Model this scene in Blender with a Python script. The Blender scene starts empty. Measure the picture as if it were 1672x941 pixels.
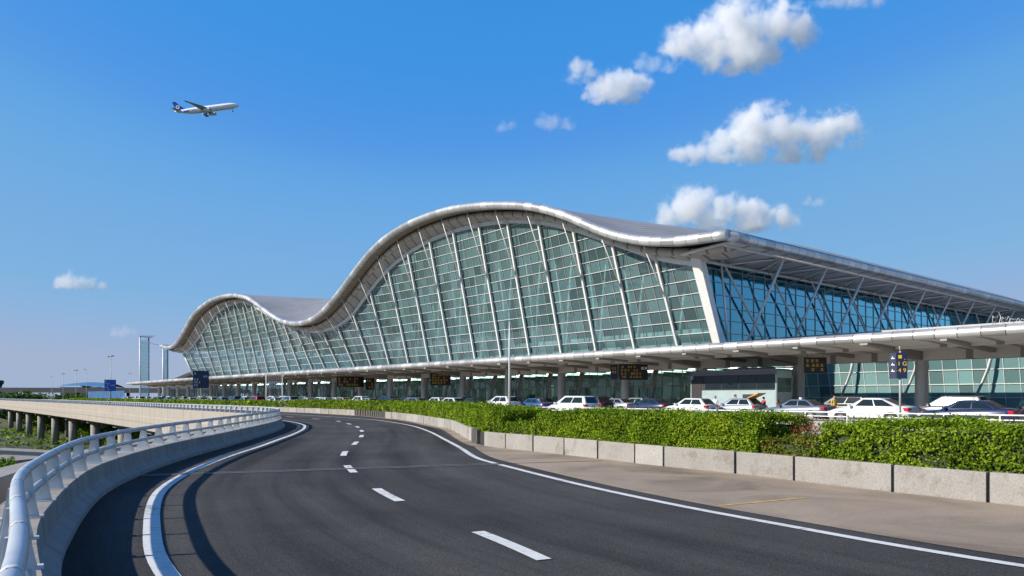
import bpy, bmesh, math, random
import numpy as np
from mathutils import Vector, Matrix
random.seed(7); RNG = np.random.default_rng(7)
SC = bpy.context.scene; COL = SC.collection
R = math.radians
D = (-.6348, .7726)      # unit vector along the terminal front
NN = (.7726, .6348)      # unit vector from the road towards the terminal

def P(t, n, z=0.0):
    return (D[0]*t + NN[0]*n, D[1]*t + NN[1]*n, z)

def lerp(a, b, f): return a + (b - a)*f
def sstep(x):
    x = min(1, max(0, x)); return x*x*(3 - 2*x)
def interp(tab, x):
    return float(np.interp(x, [p[0] for p in tab], [p[1] for p in tab]))
def smooth_tab(tab, step=1.0):
    """Catmull-Rom style resampling of a (t, z) table so that the wave has no kinks."""
    xs = np.array([p[0] for p in tab]); ys = np.array([p[1] for p in tab])
    q = np.arange(xs[0], xs[-1] + 1e-6, step)
    y = np.interp(q, xs, ys)
    for _ in range(3):
        y[1:-1] = .25*y[:-2] + .5*y[1:-1] + .25*y[2:]
    return list(zip(q.tolist(), y.tolist()))

# ------------------------------------------------------------------ materials
MATS = {}
def nt(name):
    m = bpy.data.materials.new(name); m.use_nodes = True
    t = m.node_tree; b = t.nodes['Principled BSDF']; MATS[name] = m
    return m, t, b
def add(t, kind, **kw):
    n = t.nodes.new(kind)
    for k, v in kw.items():
        if k.startswith('_'): setattr(n, k[1:], v)
        else: n.inputs[k.replace('_', ' ')].default_value = v
    return n
def ramp(t, stops):
    r = t.nodes.new('ShaderNodeValToRGB'); e = r.color_ramp.elements
    e[0].position, e[0].color = stops[0][0], (*stops[0][1], 1)
    e[1].position, e[1].color = stops[-1][0], (*stops[-1][1], 1)
    for p, c in stops[1:-1]:
        x = e.new(p); x.color = (*c, 1)
    return r
def mat(name, col, rough=.6, metal=0., var=.12, scale=2., bump=0., bscale=30., spec=.5, coat=0., coords='Object', detail=5.):
    m, t, b = nt(name)
    b.inputs['Roughness'].default_value = rough; b.inputs['Metallic'].default_value = metal
    b.inputs['Specular IOR Level'].default_value = spec; b.inputs['Coat Weight'].default_value = coat
    tc = add(t, 'ShaderNodeTexCoord')
    n = add(t, 'ShaderNodeTexNoise', Scale=scale, Detail=detail, Roughness=.6)
    t.links.new(tc.outputs[coords], n.inputs['Vector'])
    lo = tuple(c*(1 - var) for c in col); hi = tuple(min(1, c*(1 + var)) for c in col)
    r = ramp(t, [(.3, lo), (.7, hi)])
    t.links.new(n.outputs['Fac'], r.inputs['Fac']); t.links.new(r.outputs['Color'], b.inputs['Base Color'])
    if bump:
        n2 = add(t, 'ShaderNodeTexNoise', Scale=bscale, Detail=6., Roughness=.65)
        t.links.new(tc.outputs[coords], n2.inputs['Vector'])
        bp = add(t, 'ShaderNodeBump', Strength=bump, Distance=.02)
        t.links.new(n2.outputs['Fac'], bp.inputs['Height']); t.links.new(bp.outputs['Normal'], b.inputs['Normal'])
    return m
def mixrgb(t, fac, a, b, mode='MIX'):
    n = t.nodes.new('ShaderNodeMix'); n.data_type = 'RGBA'; n.blend_type = mode
    def put(s, v):
        if hasattr(v, 'default_value') or hasattr(v, 'is_linked'): t.links.new(v, s)
        elif isinstance(v, (int, float)): s.default_value = v
        else: s.default_value = (*v, 1)
    put(n.inputs[0], fac); put(n.inputs[6], a); put(n.inputs[7], b)
    return n.outputs[2]
def math_(t, op, a, b=None, c=None):
    n = t.nodes.new('ShaderNodeMath'); n.operation = op
    for i, v in enumerate((a, b, c)):
        if v is None: continue
        if isinstance(v, (int, float)): n.inputs[i].default_value = v
        else: t.links.new(v, n.inputs[i])
    return n.outputs[0]

def make_asphalt(name, base, patch):
    m, t, b = nt(name)
    tc = add(t, 'ShaderNodeTexCoord'); o = tc.outputs['Object']
    n1 = add(t, 'ShaderNodeTexNoise', Scale=.22, Detail=6., Roughness=.62); t.links.new(o, n1.inputs['Vector'])
    n2 = add(t, 'ShaderNodeTexNoise', Scale=60., Detail=3., Roughness=.7); t.links.new(o, n2.inputs['Vector'])
    v = add(t, 'ShaderNodeTexVoronoi', Scale=75.); t.links.new(o, v.inputs['Vector'])
    r1 = ramp(t, [(.32, tuple(c*.72 for c in base)), (.5, base), (.72, patch)]); t.links.new(n1.outputs['Fac'], r1.inputs['Fac'])
    r2 = ramp(t, [(.3, (.45, .45, .45)), (.54, (1., 1., 1.)), (.74, (2.4, 2.4, 2.3))]); t.links.new(n2.outputs['Fac'], r2.inputs['Fac'])
    c = mixrgb(t, 1., r1.outputs['Color'], r2.outputs['Color'], 'MULTIPLY')
    r3 = ramp(t, [(.0, (2.2, 2.2, 2.1)), (.16, (1., 1., 1.))]); t.links.new(v.outputs['Distance'], r3.inputs['Fac'])
    c = mixrgb(t, .55, c, mixrgb(t, 1., c, r3.outputs['Color'], 'MULTIPLY'))
    if name == 'asphalt':
        mp = add(t, 'ShaderNodeMapping'); mp.inputs['Scale'].default_value = (.035, .9, 1); t.links.new(tc.outputs['UV'], mp.inputs['Vector'])
        n4 = add(t, 'ShaderNodeTexNoise', Scale=1., Detail=5., Roughness=.6, Distortion=.3); t.links.new(mp.outputs['Vector'], n4.inputs['Vector'])
        r4 = ramp(t, [(.34, (.52, .52, .53)), (.48, (1., 1., 1.)), (.66, (1.38, 1.36, 1.33))]); t.links.new(n4.outputs['Fac'], r4.inputs['Fac'])
        c = mixrgb(t, 1., c, r4.outputs['Color'], 'MULTIPLY')
        v5 = add(t, 'ShaderNodeTexVoronoi', Scale=.33, _feature='DISTANCE_TO_EDGE'); n5 = add(t, 'ShaderNodeTexNoise', Scale=1.3, Detail=4.)
        t.links.new(o, n5.inputs['Vector']); vm = t.nodes.new('ShaderNodeVectorMath'); vm.operation = 'MULTIPLY_ADD'; t.links.new(n5.outputs['Color'], vm.inputs[0]); vm.inputs[1].default_value = (1.6, 1.6, 0); t.links.new(o, vm.inputs[2]); t.links.new(vm.outputs[0], v5.inputs['Vector'])
        crack = math_(t, 'MULTIPLY', math_(t, 'LESS_THAN', v5.outputs['Distance'], .0035), math_(t, 'GREATER_THAN', n1.outputs['Fac'], .55))
        c = mixrgb(t, math_(t, 'MULTIPLY', crack, .7), c, (.015, .015, .015))
    t.links.new(c, b.inputs['Base Color'])
    b.inputs['Roughness'].default_value = .9; b.inputs['Specular IOR Level'].default_value = .12
    bp = add(t, 'ShaderNodeBump', Strength=.5, Distance=.006)
    t.links.new(n2.outputs['Fac'], bp.inputs['Height']); t.links.new(bp.outputs['Normal'], b.inputs['Normal'])
    return m
make_asphalt('asphalt', (.060, .058, .057), (.080, .077, .074))
make_asphalt('drive_asphalt', (.42, .40, .365), (.52, .49, .45))

def make_shoulder():
    m, t, b = nt('shoulder_concrete')
    tc = add(t, 'ShaderNodeTexCoord'); o = tc.outputs['Object']
    n1 = add(t, 'ShaderNodeTexNoise', Scale=.45, Detail=7., Roughness=.62, Distortion=.8); t.links.new(o, n1.inputs['Vector'])
    n2 = add(t, 'ShaderNodeTexNoise', Scale=45., Detail=4., Roughness=.7); t.links.new(o, n2.inputs['Vector'])
    r1 = ramp(t, [(.3, (.19, .155, .12)), (.48, (.305, .245, .187)), (.7, (.40, .32, .243))]); t.links.new(n1.outputs['Fac'], r1.inputs['Fac'])
    r2 = ramp(t, [(.3, (.75, .75, .75)), (.7, (1.2, 1.2, 1.2))]); t.links.new(n2.outputs['Fac'], r2.inputs['Fac'])
    c = mixrgb(t, 1., r1.outputs['Color'], r2.outputs['Color'], 'MULTIPLY'); t.links.new(c, b.inputs['Base Color'])
    b.inputs['Roughness'].default_value = .92; b.inputs['Specular IOR Level'].default_value = .12
    bp = add(t, 'ShaderNodeBump', Strength=.3, Distance=.006); t.links.new(n2.outputs['Fac'], bp.inputs['Height']); t.links.new(bp.outputs['Normal'], b.inputs['Normal'])
make_shoulder()

def make_concrete(name, a, b_, joint=0., jw=.012, streak=.5, speck=0.):
    """UV.x runs along the wall in metres, UV.y across the profile; joints are dark lines in the colour."""
    m, t, b = nt(name)
    tc = add(t, 'ShaderNodeTexCoord')
    mp = add(t, 'ShaderNodeMapping'); mp.inputs['Scale'].default_value = (3.2, .35, 1); t.links.new(tc.outputs['UV'], mp.inputs['Vector'])
    n1 = add(t, 'ShaderNodeTexNoise', Scale=1., Detail=6., Roughness=.62); t.links.new(mp.outputs['Vector'], n1.inputs['Vector'])
    n2 = add(t, 'ShaderNodeTexNoise', Scale=.9, Detail=7., Roughness=.6); t.links.new(tc.outputs['Object'], n2.inputs['Vector'])
    n3 = add(t, 'ShaderNodeTexNoise', Scale=38., Detail=4., Roughness=.75); t.links.new(tc.outputs['Object'], n3.inputs['Vector'])
    f = math_(t, 'ADD', math_(t, 'MULTIPLY', n1.outputs['Fac'], streak), math_(t, 'MULTIPLY', n2.outputs['Fac'], 1 - streak))
    r = ramp(t, [(.32, a), (.66, b_)]); t.links.new(f, r.inputs['Fac'])
    r3 = ramp(t, [(.32, (.8 - speck,)*3), (.68, (1.14 + speck,)*3)]); t.links.new(n3.outputs['Fac'], r3.inputs['Fac'])
    c = mixrgb(t, 1., r.outputs['Color'], r3.outputs['Color'], 'MULTIPLY')
    if name == 'planter_concrete':
        oi = add(t, 'ShaderNodeObjectInfo'); ro = ramp(t, [(0., (.84, .83, .81)), (1., (1.07, 1.06, 1.05))]); t.links.new(oi.outputs['Random'], ro.inputs['Fac']); c = mixrgb(t, 1., c, ro.outputs['Color'], 'MULTIPLY')
        n6 = add(t, 'ShaderNodeTexNoise', Scale=2.2, Detail=8., Roughness=.7); t.links.new(tc.outputs['Object'], n6.inputs['Vector'])
        r6 = ramp(t, [(.52, (1., 1., 1.)), (.68, (.66, .62, .56))]); t.links.new(n6.outputs['Fac'], r6.inputs['Fac']); c = mixrgb(t, 1., c, r6.outputs['Color'], 'MULTIPLY')
    if joint:
        sx = add(t, 'ShaderNodeSeparateXYZ'); t.links.new(tc.outputs['UV'], sx.inputs[0])
        fr = math_(t, 'MULTIPLY', math_(t, 'FRACT', math_(t, 'DIVIDE', sx.outputs['X'], joint)), joint)
        j = math_(t, 'LESS_THAN', fr, jw)
        c = mixrgb(t, j, c, (.05, .047, .043))
    t.links.new(c, b.inputs['Base Color']); b.inputs['Roughness'].default_value = .85
    bp = add(t, 'ShaderNodeBump', Strength=.35, Distance=.01); t.links.new(n3.outputs['Fac'], bp.inputs['Height']); t.links.new(bp.outputs['Normal'], b.inputs['Normal'])
make_concrete('parapet_concrete', (.22, .205, .185), (.36, .34, .31), joint=1.45, jw=.02, streak=.6)
make_concrete('beam_concrete', (.30, .265, .225), (.41, .365, .31), joint=6.0, jw=.05, streak=.6)
make_concrete('planter_concrete', (.27, .255, .235), (.37, .355, .335), streak=.25, speck=.06)
make_concrete('pier_concrete', (.25, .235, .21), (.36, .34, .305), streak=.6)
make_concrete('slab_concrete', (.27, .25, .22), (.36, .335, .30), joint=2.4, jw=.02, streak=.3)

def make_metal_panels(name, col, joint, rough, metal, jw=.035, dirt=.25):
    m, t, b = nt(name)
    tc = add(t, 'ShaderNodeTexCoord'); sx = add(t, 'ShaderNodeSeparateXYZ'); t.links.new(tc.outputs['UV'], sx.inputs[0])
    q = math_(t, 'DIVIDE', sx.outputs['X'], joint)
    fr = math_(t, 'MULTIPLY', math_(t, 'FRACT', q), joint); j = math_(t, 'LESS_THAN', fr, jw)
    wn = add(t, 'ShaderNodeTexWhiteNoise', _noise_dimensions='1D'); t.links.new(math_(t, 'FLOOR', q), wn.inputs['W'])
    n = add(t, 'ShaderNodeTexNoise', Scale=.8, Detail=6., Roughness=.6); t.links.new(tc.outputs['Object'], n.inputs['Vector'])
    f = math_(t, 'ADD', math_(t, 'MULTIPLY', wn.outputs['Value'], .5), math_(t, 'MULTIPLY', n.outputs['Fac'], .5))
    r = ramp(t, [(.25, tuple(c*(1 - dirt) for c in col)), (.75, tuple(min(1, c*(1 + dirt*.5)) for c in col))]); t.links.new(f, r.inputs['Fac'])
    c = mixrgb(t, j, r.outputs['Color'], (.06, .06, .06)); t.links.new(c, b.inputs['Base Color'])
    b.inputs['Metallic'].default_value = metal
    t.links.new(math_(t, 'ADD', math_(t, 'MULTIPLY', wn.outputs['Value'], .12), rough - .06), b.inputs['Roughness'])
    return m
make_metal_panels('fascia_metal', (.62, .61, .59), 1.55, .36, .55, jw=.045, dirt=.26)
make_metal_panels('canopy_metal', (.60, .585, .56), 1.35, .38, .5, jw=.05, dirt=.3)

def make_roof():
    m, t, b = nt('roof_metal')
    tc = add(t, 'ShaderNodeTexCoord'); sx = add(t, 'ShaderNodeSeparateXYZ'); t.links.new(tc.outputs['UV'], sx.inputs[0])
    fr = math_(t, 'FRACT', math_(t, 'DIVIDE', sx.outputs['X'], 1.05)); j = math_(t, 'LESS_THAN', fr, .16)
    n = add(t, 'ShaderNodeTexNoise', Scale=.15, Detail=6., Roughness=.6); t.links.new(tc.outputs['Object'], n.inputs['Vector'])
    r = ramp(t, [(.3, (.30, .295, .285)), (.7, (.42, .41, .395))]); t.links.new(n.outputs['Fac'], r.inputs['Fac'])
    c = mixrgb(t, j, r.outputs['Color'], (.17, .175, .18)); t.links.new(c, b.inputs['Base Color'])
    b.inputs['Metallic'].default_value = .2; b.inputs['Roughness'].default_value = .55
make_roof()

def make_soffit(name, a, b_, w):
    m, t, b = nt(name)
    tc = add(t, 'ShaderNodeTexCoord'); sx = add(t, 'ShaderNodeSeparateXYZ'); t.links.new(tc.outputs['UV'], sx.inputs[0])
    fr = math_(t, 'FRACT', math_(t, 'DIVIDE', sx.outputs['X'], w)); j = math_(t, 'LESS_THAN', fr, .14)
    n = add(t, 'ShaderNodeTexNoise', Scale=.5, Detail=6., Roughness=.65); t.links.new(tc.outputs['Object'], n.inputs['Vector'])
    r = ramp(t, [(.3, a), (.7, b_)]); t.links.new(n.outputs['Fac'], r.inputs['Fac'])
    c = mixrgb(t, j, r.outputs['Color'], tuple(x*.45 for x in a)); t.links.new(c, b.inputs['Base Color']); b.inputs['Roughness'].default_value = .6
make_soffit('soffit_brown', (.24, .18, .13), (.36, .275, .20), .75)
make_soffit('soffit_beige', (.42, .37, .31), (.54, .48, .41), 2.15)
make_soffit('canopy_soffit', (.66, .62, .57), (.76, .72, .67), 3.5)

def make_glass(name, tint, diff, dfac, rough=.015, gl=(.9, .97, 1.), boost=1.0):
    m, t, b = nt(name); t.nodes.remove(b)
    out = t.nodes['Material Output']
    tr = add(t, 'ShaderNodeBsdfTransparent'); tr.inputs['Color'].default_value = (*tint, 1)
    di = add(t, 'ShaderNodeBsdfDiffuse')
    g = add(t, 'ShaderNodeNewGeometry')
    r = ramp(t, [(0., tuple(c*.62 for c in diff)), (1., tuple(c*1.45 for c in diff))]); t.links.new(g.outputs['Random Per Island'], r.inputs['Fac'])
    t.links.new(r.outputs['Color'], di.inputs['Color'])
    mx = add(t, 'ShaderNodeMixShader', Fac=dfac); t.links.new(tr.outputs[0], mx.inputs[1]); t.links.new(di.outputs[0], mx.inputs[2])
    gs = add(t, 'ShaderNodeBsdfGlossy', Roughness=rough); gs.inputs['Color'].default_value = (*gl, 1)
    fr = add(t, 'ShaderNodeFresnel', IOR=1.62)   # same reflectance seen from either side of a pane
    t.links.new(math_(t, 'SUBTRACT', 1.62, math_(t, 'MULTIPLY', g.outputs['Backfacing'], 1.62 - 1/1.62)), fr.inputs['IOR'])
    f = math_(t, 'MINIMUM', math_(t, 'MULTIPLY', fr.outputs[0], boost), .95)
    m2 = add(t, 'ShaderNodeMixShader'); t.links.new(f, m2.inputs[0]); t.links.new(mx.outputs[0], m2.inputs[1]); t.links.new(gs.outputs[0], m2.inputs[2])
    t.links.new(m2.outputs[0], out.inputs['Surface'])
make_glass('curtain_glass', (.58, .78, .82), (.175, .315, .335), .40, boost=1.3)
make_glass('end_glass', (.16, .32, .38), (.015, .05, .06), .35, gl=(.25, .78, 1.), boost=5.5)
make_glass('shop_glass', (.55, .80, .75), (.06, .17, .16), .22, boost=.9)
make_glass('pale_glass', (.84, .94, .94), (.50, .66, .66), .22, boost=.6)
make_glass('wing_glass', (.38, .62, .64), (.28, .50, .50), .5, boost=1.0)

mat('steel_white', (.74, .73, .70), .45, 0, .06, 1.5)
mat('bar_white', (.60, .61, .59), .45, 0, .10, .4)
mat('steel_grey', (.40, .395, .38), .5, .2, .12, 1.)
mat('rail_paint', (.50, .53, .56), .38, .35, .14, 3., .04, 60.)
mat('post_paint', (.60, .61, .60), .5, .1, .15, 4., .04, 60.)
mat('column_metal', (.50, .50, .50), .4, .2, .08, .8)
def make_paint(name, col, thr):
    m, t, b = nt(name); tc = add(t, 'ShaderNodeTexCoord'); o = tc.outputs['Object']
    n1 = add(t, 'ShaderNodeTexNoise', Scale=7., Detail=8., Roughness=.75); t.links.new(o, n1.inputs['Vector'])
    n2 = add(t, 'ShaderNodeTexNoise', Scale=.8, Detail=4.); t.links.new(o, n2.inputs['Vector'])
    f = math_(t, 'ADD', math_(t, 'MULTIPLY', n1.outputs['Fac'], .65), math_(t, 'MULTIPLY', n2.outputs['Fac'], .35))
    r = ramp(t, [(thr - .10, col), (thr - .02, tuple(c*.8 for c in col)), (thr + .03, (.13, .128, .122))]); t.links.new(f, r.inputs['Fac']); t.links.new(r.outputs['Color'], b.inputs['Base Color'])
    b.inputs['Roughness'].default_value = .7; b.inputs['Specular IOR Level'].default_value = .2
make_paint('paint_white', (.66, .66, .64), .60)
mat('paint_yellow', (.62, .36, .08), .75, 0, .4, 6.)
mat('joint_steel', (.23, .22, .20), .6, .3, .3, 5.)
mat('joint_rubber', (.03, .03, .03), .8, 0, .3, 5.)
mat('dark_timber', (.085, .078, .07), .8, 0, .3, 5., .2, 40.)
mat('soil', (.10, .07, .05), .95, 0, .4, 3., .4, 20.)
mat('terrain_earth', (.075, .085, .045), .95, 0, .55, .06, .3, 2.)
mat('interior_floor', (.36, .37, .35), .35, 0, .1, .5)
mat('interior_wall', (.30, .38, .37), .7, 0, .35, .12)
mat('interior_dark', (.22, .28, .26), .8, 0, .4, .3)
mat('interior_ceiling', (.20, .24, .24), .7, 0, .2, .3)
make_concrete('roof_membrane', (.46, .45, .43), (.58, .57, .55), joint=3.0, jw=.03, streak=.3)
mat('interior_white', (.72, .74, .70), .5, 0, .1, 1.)
def make_lamp(name, col, st):
    m, t, b = nt(name); b.inputs['Base Color'].default_value = (*col, 1); b.inputs['Emission Color'].default_value = (*col, 1); b.inputs['Emission Strength'].default_value = st
make_lamp('lamp_glow', (1., .95, .86), 5.); make_lamp('strip_glow', (.95, 1., .95), 4.)
mat('sign_black', (.014, .014, .018), .4, 0, .2, 2.)
mat('sign_navy', (.012, .022, .06), .4, 0, .2, 2.)
mat('sign_blue', (.02, .10, .42), .4, 0, .12, 2.)
mat('sign_yellow', (.78, .46, .03), .5, 0, .1, 3.)
mat('sign_white', (.75, .76, .78), .5, 0, .08, 3.)
mat('sign_orange', (.70, .33, .08), .5, 0, .2, 3.)
mat('cone_orange', (.72, .14, .05), .55, 0, .12, 8.)
mat('hoarding_blue', (.015, .085, .21), .6, 0, .35, .5)
mat('far_viaduct_grey', (.042, .052, .062), .8, 0, .2, .1)
mat('far_roof_blue', (.08, .20, .36), .6, 0, .25, .05)
mat('rubber', (.018, .018, .018), .75, 0, .2, 8.)
mat('rim_metal', (.50, .50, .51), .3, .85, .1, 8.)
mat('trim_black', (.02, .02, .022), .5, 0, .2, 5.)
mat('chrome', (.70, .70, .70), .15, 1., .05, 5.)
mat('car_window', (.010, .018, .022), .06, 0, .2, 2., spec=.45)
mat('lamp_red', (.50, .012, .016), .2, 0, .15, 12., coat=.8)
mat('lamp_clear', (.65, .68, .70), .12, 0, .1, 12., coat=.8)
mat('plate_blue', (.03, .08, .35), .4, 0, .1, 12.)
for nm, c, mt in (('white', (.62, .62, .61), 0), ('silver', (.42, .44, .46), .5), ('grey', (.17, .19, .22), .45), ('navy', (.018, .028, .075), .2),
                  ('black', (.012, .012, .014), .1), ('beige', (.42, .36, .27), .3), ('red', (.36, .02, .02), .1), ('blue', (.03, .10, .26), .3)):
    mat('paint_car_' + nm, c, .28, mt, .05, 2., coat=.9)
mat('bus_white', (.33, .42, .43), .35, 0, .1, .8, coat=.4)
mat('bus_roof_grey', (.15, .14, .17), .5, 0, .15, 1.)
mat('plane_white', (.88, .88, .88), .35, 0, .04, .3, coat=.3)
mat('plane_grey', (.36, .37, .38), .4, .2, .1, .4)
mat('plane_blue', (.02, .07, .42), .35, 0, .06, .4, coat=.3)
mat('skin', (.45, .28, .20), .6, 0, .1, 6.)
mat('hair_black', (.015, .012, .01), .6, 0, .2, 20.)
mat('cloth_yellow', (.65, .42, .08), .8, 0, .15, 8.)
mat('cloth_dark', (.03, .032, .045), .85, 0, .2, 8.)
mat('cloth_white', (.68, .68, .68), .85, 0, .1, 8.)
mat('cloth_red', (.40, .05, .05), .85, 0, .1, 8.)

def make_leaf(name, lo, mid, hi, trans=.3):
    m, t, b = nt(name); out = t.nodes['Material Output']
    g = add(t, 'ShaderNodeNewGeometry'); tc = add(t, 'ShaderNodeTexCoord')
    r = ramp(t, [(0., lo), (.5, mid), (1., hi)]); t.links.new(g.outputs['Random Per Island'], r.inputs['Fac'])
    n = add(t, 'ShaderNodeTexNoise', Scale=.9, Detail=4.); t.links.new(tc.outputs['Object'], n.inputs['Vector'])
    r2 = ramp(t, [(.32, (.55, .60, .6)), (.5, (1., 1., 1.)), (.68, (1.35, 1.2, 1.2))]); t.links.new(n.outputs['Fac'], r2.inputs['Fac'])
    c = mixrgb(t, 1., r.outputs['Color'], r2.outputs['Color'], 'MULTIPLY'); t.links.new(c, b.inputs['Base Color'])
    b.inputs['Roughness'].default_value = .6; b.inputs['Specular IOR Level'].default_value = .08
    tl = add(t, 'ShaderNodeBsdfTranslucent'); t.links.new(c, tl.inputs['Color'])
    mx = add(t, 'ShaderNodeMixShader', Fac=trans); t.links.new(b.outputs[0], mx.inputs[1]); t.links.new(tl.outputs[0], mx.inputs[2])
    t.links.new(mx.outputs[0], out.inputs['Surface'])
make_leaf('hedge_leaf', (.055, .115, .007), (.165, .27, .012), (.30, .40, .03))
make_leaf('flower_leaf', (.05, .12, .012), (.14, .22, .02), (.30, .13, .04))
make_leaf('red_leaf', (.10, .10, .03), (.26, .08, .04), (.42, .09, .06))
make_leaf('tree_leaf', (.025, .065, .014), (.06, .125, .02), (.11, .19, .03))
make_leaf('bush_leaf', (.06, .13, .012), (.12, .24, .02), (.22, .36, .03))
mat('hedge_core_dark', (.030, .042, .016), .9, 0, .4, 10.)  # twig tone and the hedge's shaded inside put into one dark colour
mat('bark', (.11, .085, .06), .9, 0, .3, 4., .4, 20.)

# ------------------------------------------------------------------ mesh helpers
class MB:
    def __init__(s): s.v = []; s.f = []; s.uv = []; s.mi = []; s.smooth = []
    def face(s, idx, uv=None, mi=0, sm=False):
        s.f.append(tuple(idx)); s.uv.append(uv or [(0, 0)]*len(idx)); s.mi.append(mi); s.smooth.append(sm)
    def quad(s, a, b, c, d, uv=None, mi=0, sm=False):
        i = len(s.v); s.v += [tuple(a), tuple(b), tuple(c), tuple(d)]; s.face((i, i+1, i+2, i+3), uv, mi, sm)
    def poly(s, pts, mi=0, uv=None):
        i = len(s.v); s.v += [tuple(p) for p in pts]; s.face(tuple(range(i, i+len(pts))), uv, mi)
    def box(s, c, sz, rot=None, mi=0):
        x, y, z = (q/2 for q in sz); co = [(-x,-y,-z),(x,-y,-z),(x,y,-z),(-x,y,-z),(-x,-y,z),(x,-y,z),(x,y,z),(-x,y,z)]
        c = Vector(c); i = len(s.v)
        for p in co:
            q = Vector(p)
            if rot is not None: q = rot @ q
            s.v.append(tuple(c + q))
        L = sz
        for fc, (a, b) in (((0,3,2,1),(0,1)),((4,5,6,7),(0,1)),((0,1,5,4),(0,2)),((1,2,6,5),(1,2)),((2,3,7,6),(0,2)),((3,0,4,7),(1,2))):
            s.face([i+k for k in fc], [(co[k][a] + L[a]/2, co[k][b] + L[b]/2) for k in fc], mi)
    def obox(s, p0, p1, w, h, mi=0):
        """box beam between two points, w horizontal width, h depth"""
        p0, p1 = Vector(p0), Vector(p1); d = p1 - p0; L = d.length
        if L < 1e-6: return
        x = d/L; up = Vector((0, 0, 1)) if abs(x.z) < .98 else Vector((0, 1, 0))
        y = up.cross(x).normalized(); z = x.cross(y)
        s.box((p0 + p1)/2, (L, w, h), Matrix((x, y, z)).transposed(), mi)
    def tube(s, pts, r, seg=8, mi=0, cap=True, sm=True):
        pts = [Vector(p) for p in pts]; rr = r if isinstance(r, (list, tuple)) else [r]*len(pts)
        base = len(s.v); acc = 0; us = []
        ref = None
        for k, p in enumerate(pts):
            d = (pts[min(k+1, len(pts)-1)] - pts[max(k-1, 0)]).normalized()
            if k: acc += (p - pts[k-1]).length
            us.append(acc)
            up = Vector((0, 0, 1)) if abs(d.z) < .95 else (ref or Vector((1, 0, 0)))
            a = d.cross(up).normalized(); b = a.cross(d).normalized()
            for q in range(seg):
                th = 2*math.pi*q/seg
                s.v.append(tuple(p + a*(math.cos(th)*rr[k]) + b*(math.sin(th)*rr[k])))
        for k in range(len(pts)-1):
            for q in range(seg):
                q2 = (q+1) % seg
                i0, i1, i2, i3 = base+k*seg+q, base+k*seg+q2, base+(k+1)*seg+q2, base+(k+1)*seg+q
                s.face((i0, i1, i2, i3), [(us[k], q/seg), (us[k], (q+1)/seg), (us[k+1], (q+1)/seg), (us[k+1], q/seg)], mi, sm)
        if cap:
            s.face(tuple(base + q for q in range(seg))[::-1], [(.5, .5)]*seg, mi); e = base + (len(pts)-1)*seg
            s.face(tuple(e + q for q in range(seg)), [(.5, .5)]*seg, mi)
    def cyl(s, c, r, h, seg=24, mi=0, r2=None, sm=True):
        s.tube([c, (c[0], c[1], c[2] + h)], [r, r if r2 is None else r2], seg, mi, True, sm)
    def disc_x(s, c, r, w, seg=20, mi=0):
        """wheel-like cylinder whose axis is local y"""
        s.tube([(c[0], c[1] - w/2, c[2]), (c[0], c[1] + w/2, c[2])], r, seg, mi)
    def grid(s, rows, uvs=None, mi=0, sm=True, close=False):
        base = len(s.v); n = len(rows[0])
        for r_ in rows: s.v += [tuple(p) for p in r_]
        for i in range(len(rows)-1):
            for j in range(n - (0 if close else 1)):
                j2 = (j+1) % n
                idx = (base+i*n+j, base+i*n+j2, base+(i+1)*n+j2, base+(i+1)*n+j)
                uv = [uvs[i][j], uvs[i][j2], uvs[i+1][j2], uvs[i+1][j]] if uvs else None
                s.face(idx, uv, mi, sm)
    def prism(s, poly, z0, z1, mi=0, bottom=True):
        n = len(poly); i = len(s.v)
        s.v += [(p[0], p[1], z0) for p in poly] + [(p[0], p[1], z1) for p in poly]
        s.face(tuple(range(i+n, i+2*n)), [(p[0], p[1]) for p in poly], mi)
        if bottom: s.face(tuple(range(i, i+n))[::-1], None, mi)
        acc = 0
        for k in range(n):
            k2 = (k+1) % n; L = math.dist(poly[k], poly[k2])
            s.face((i+k, i+k2, i+n+k2, i+n+k), [(acc, z0), (acc+L, z0), (acc+L, z1), (acc, z1)], mi); acc += L
    def build(s, name, mats, parent=None, loc=None):
        me = bpy.data.meshes.new(name); me.from_pydata(s.v, [], s.f); me.validate(clean_customdata=False)
        if len(me.polygons) == len(s.f):
            uvl = me.uv_layers.new(name='UVMap')
            flat = [c for u in s.uv for p in u for c in p]
            if len(flat) == 2*len(me.loops): uvl.data.foreach_set('uv', flat)
            me.polygons.foreach_set('material_index', s.mi); me.polygons.foreach_set('use_smooth', s.smooth)
        for m_ in (mats if isinstance(mats, (list, tuple)) else [mats]): me.materials.append(MATS[m_])
        me.update()
        o = bpy.data.objects.new(name, me); COL.objects.link(o)
        if parent is not None: o.parent = parent
        if loc is not None: o.location = loc
        return o
def tag(o, label, cat, group=None, kind=None):
    if label: o['label'] = label
    if cat: o['category'] = cat
    if group: o['group'] = group
    if kind: o['kind'] = kind
    return o
def thing(name, label, cat, loc=(0, 0, 0), rz=0., group=None):
    o = bpy.data.objects.new(name, None); o.empty_display_size = .3; COL.objects.link(o)
    o.location = loc; o.rotation_euler = (0, 0, rz)
    return tag(o, label, cat, group)
def struct(o): o['kind'] = 'structure'; return o
def copy_tree(o, parent=None):
    c = o.copy(); COL.objects.link(c)
    if parent is not None: c.parent = parent
    for ch in [q for q in CHILD.get(o.name, [])]: copy_tree(ch, c)
    return c
CHILD = {}
def reg(o):
    for q in bpy.data.objects:
        if q.parent is not None: CHILD.setdefault(q.parent.name, [])
def index_children(root):
    """remember the children of a prototype (and of its parts) for copy_tree"""
    for ch in root.children:
        CHILD.setdefault(root.name, []).append(ch); index_children(ch)

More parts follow.
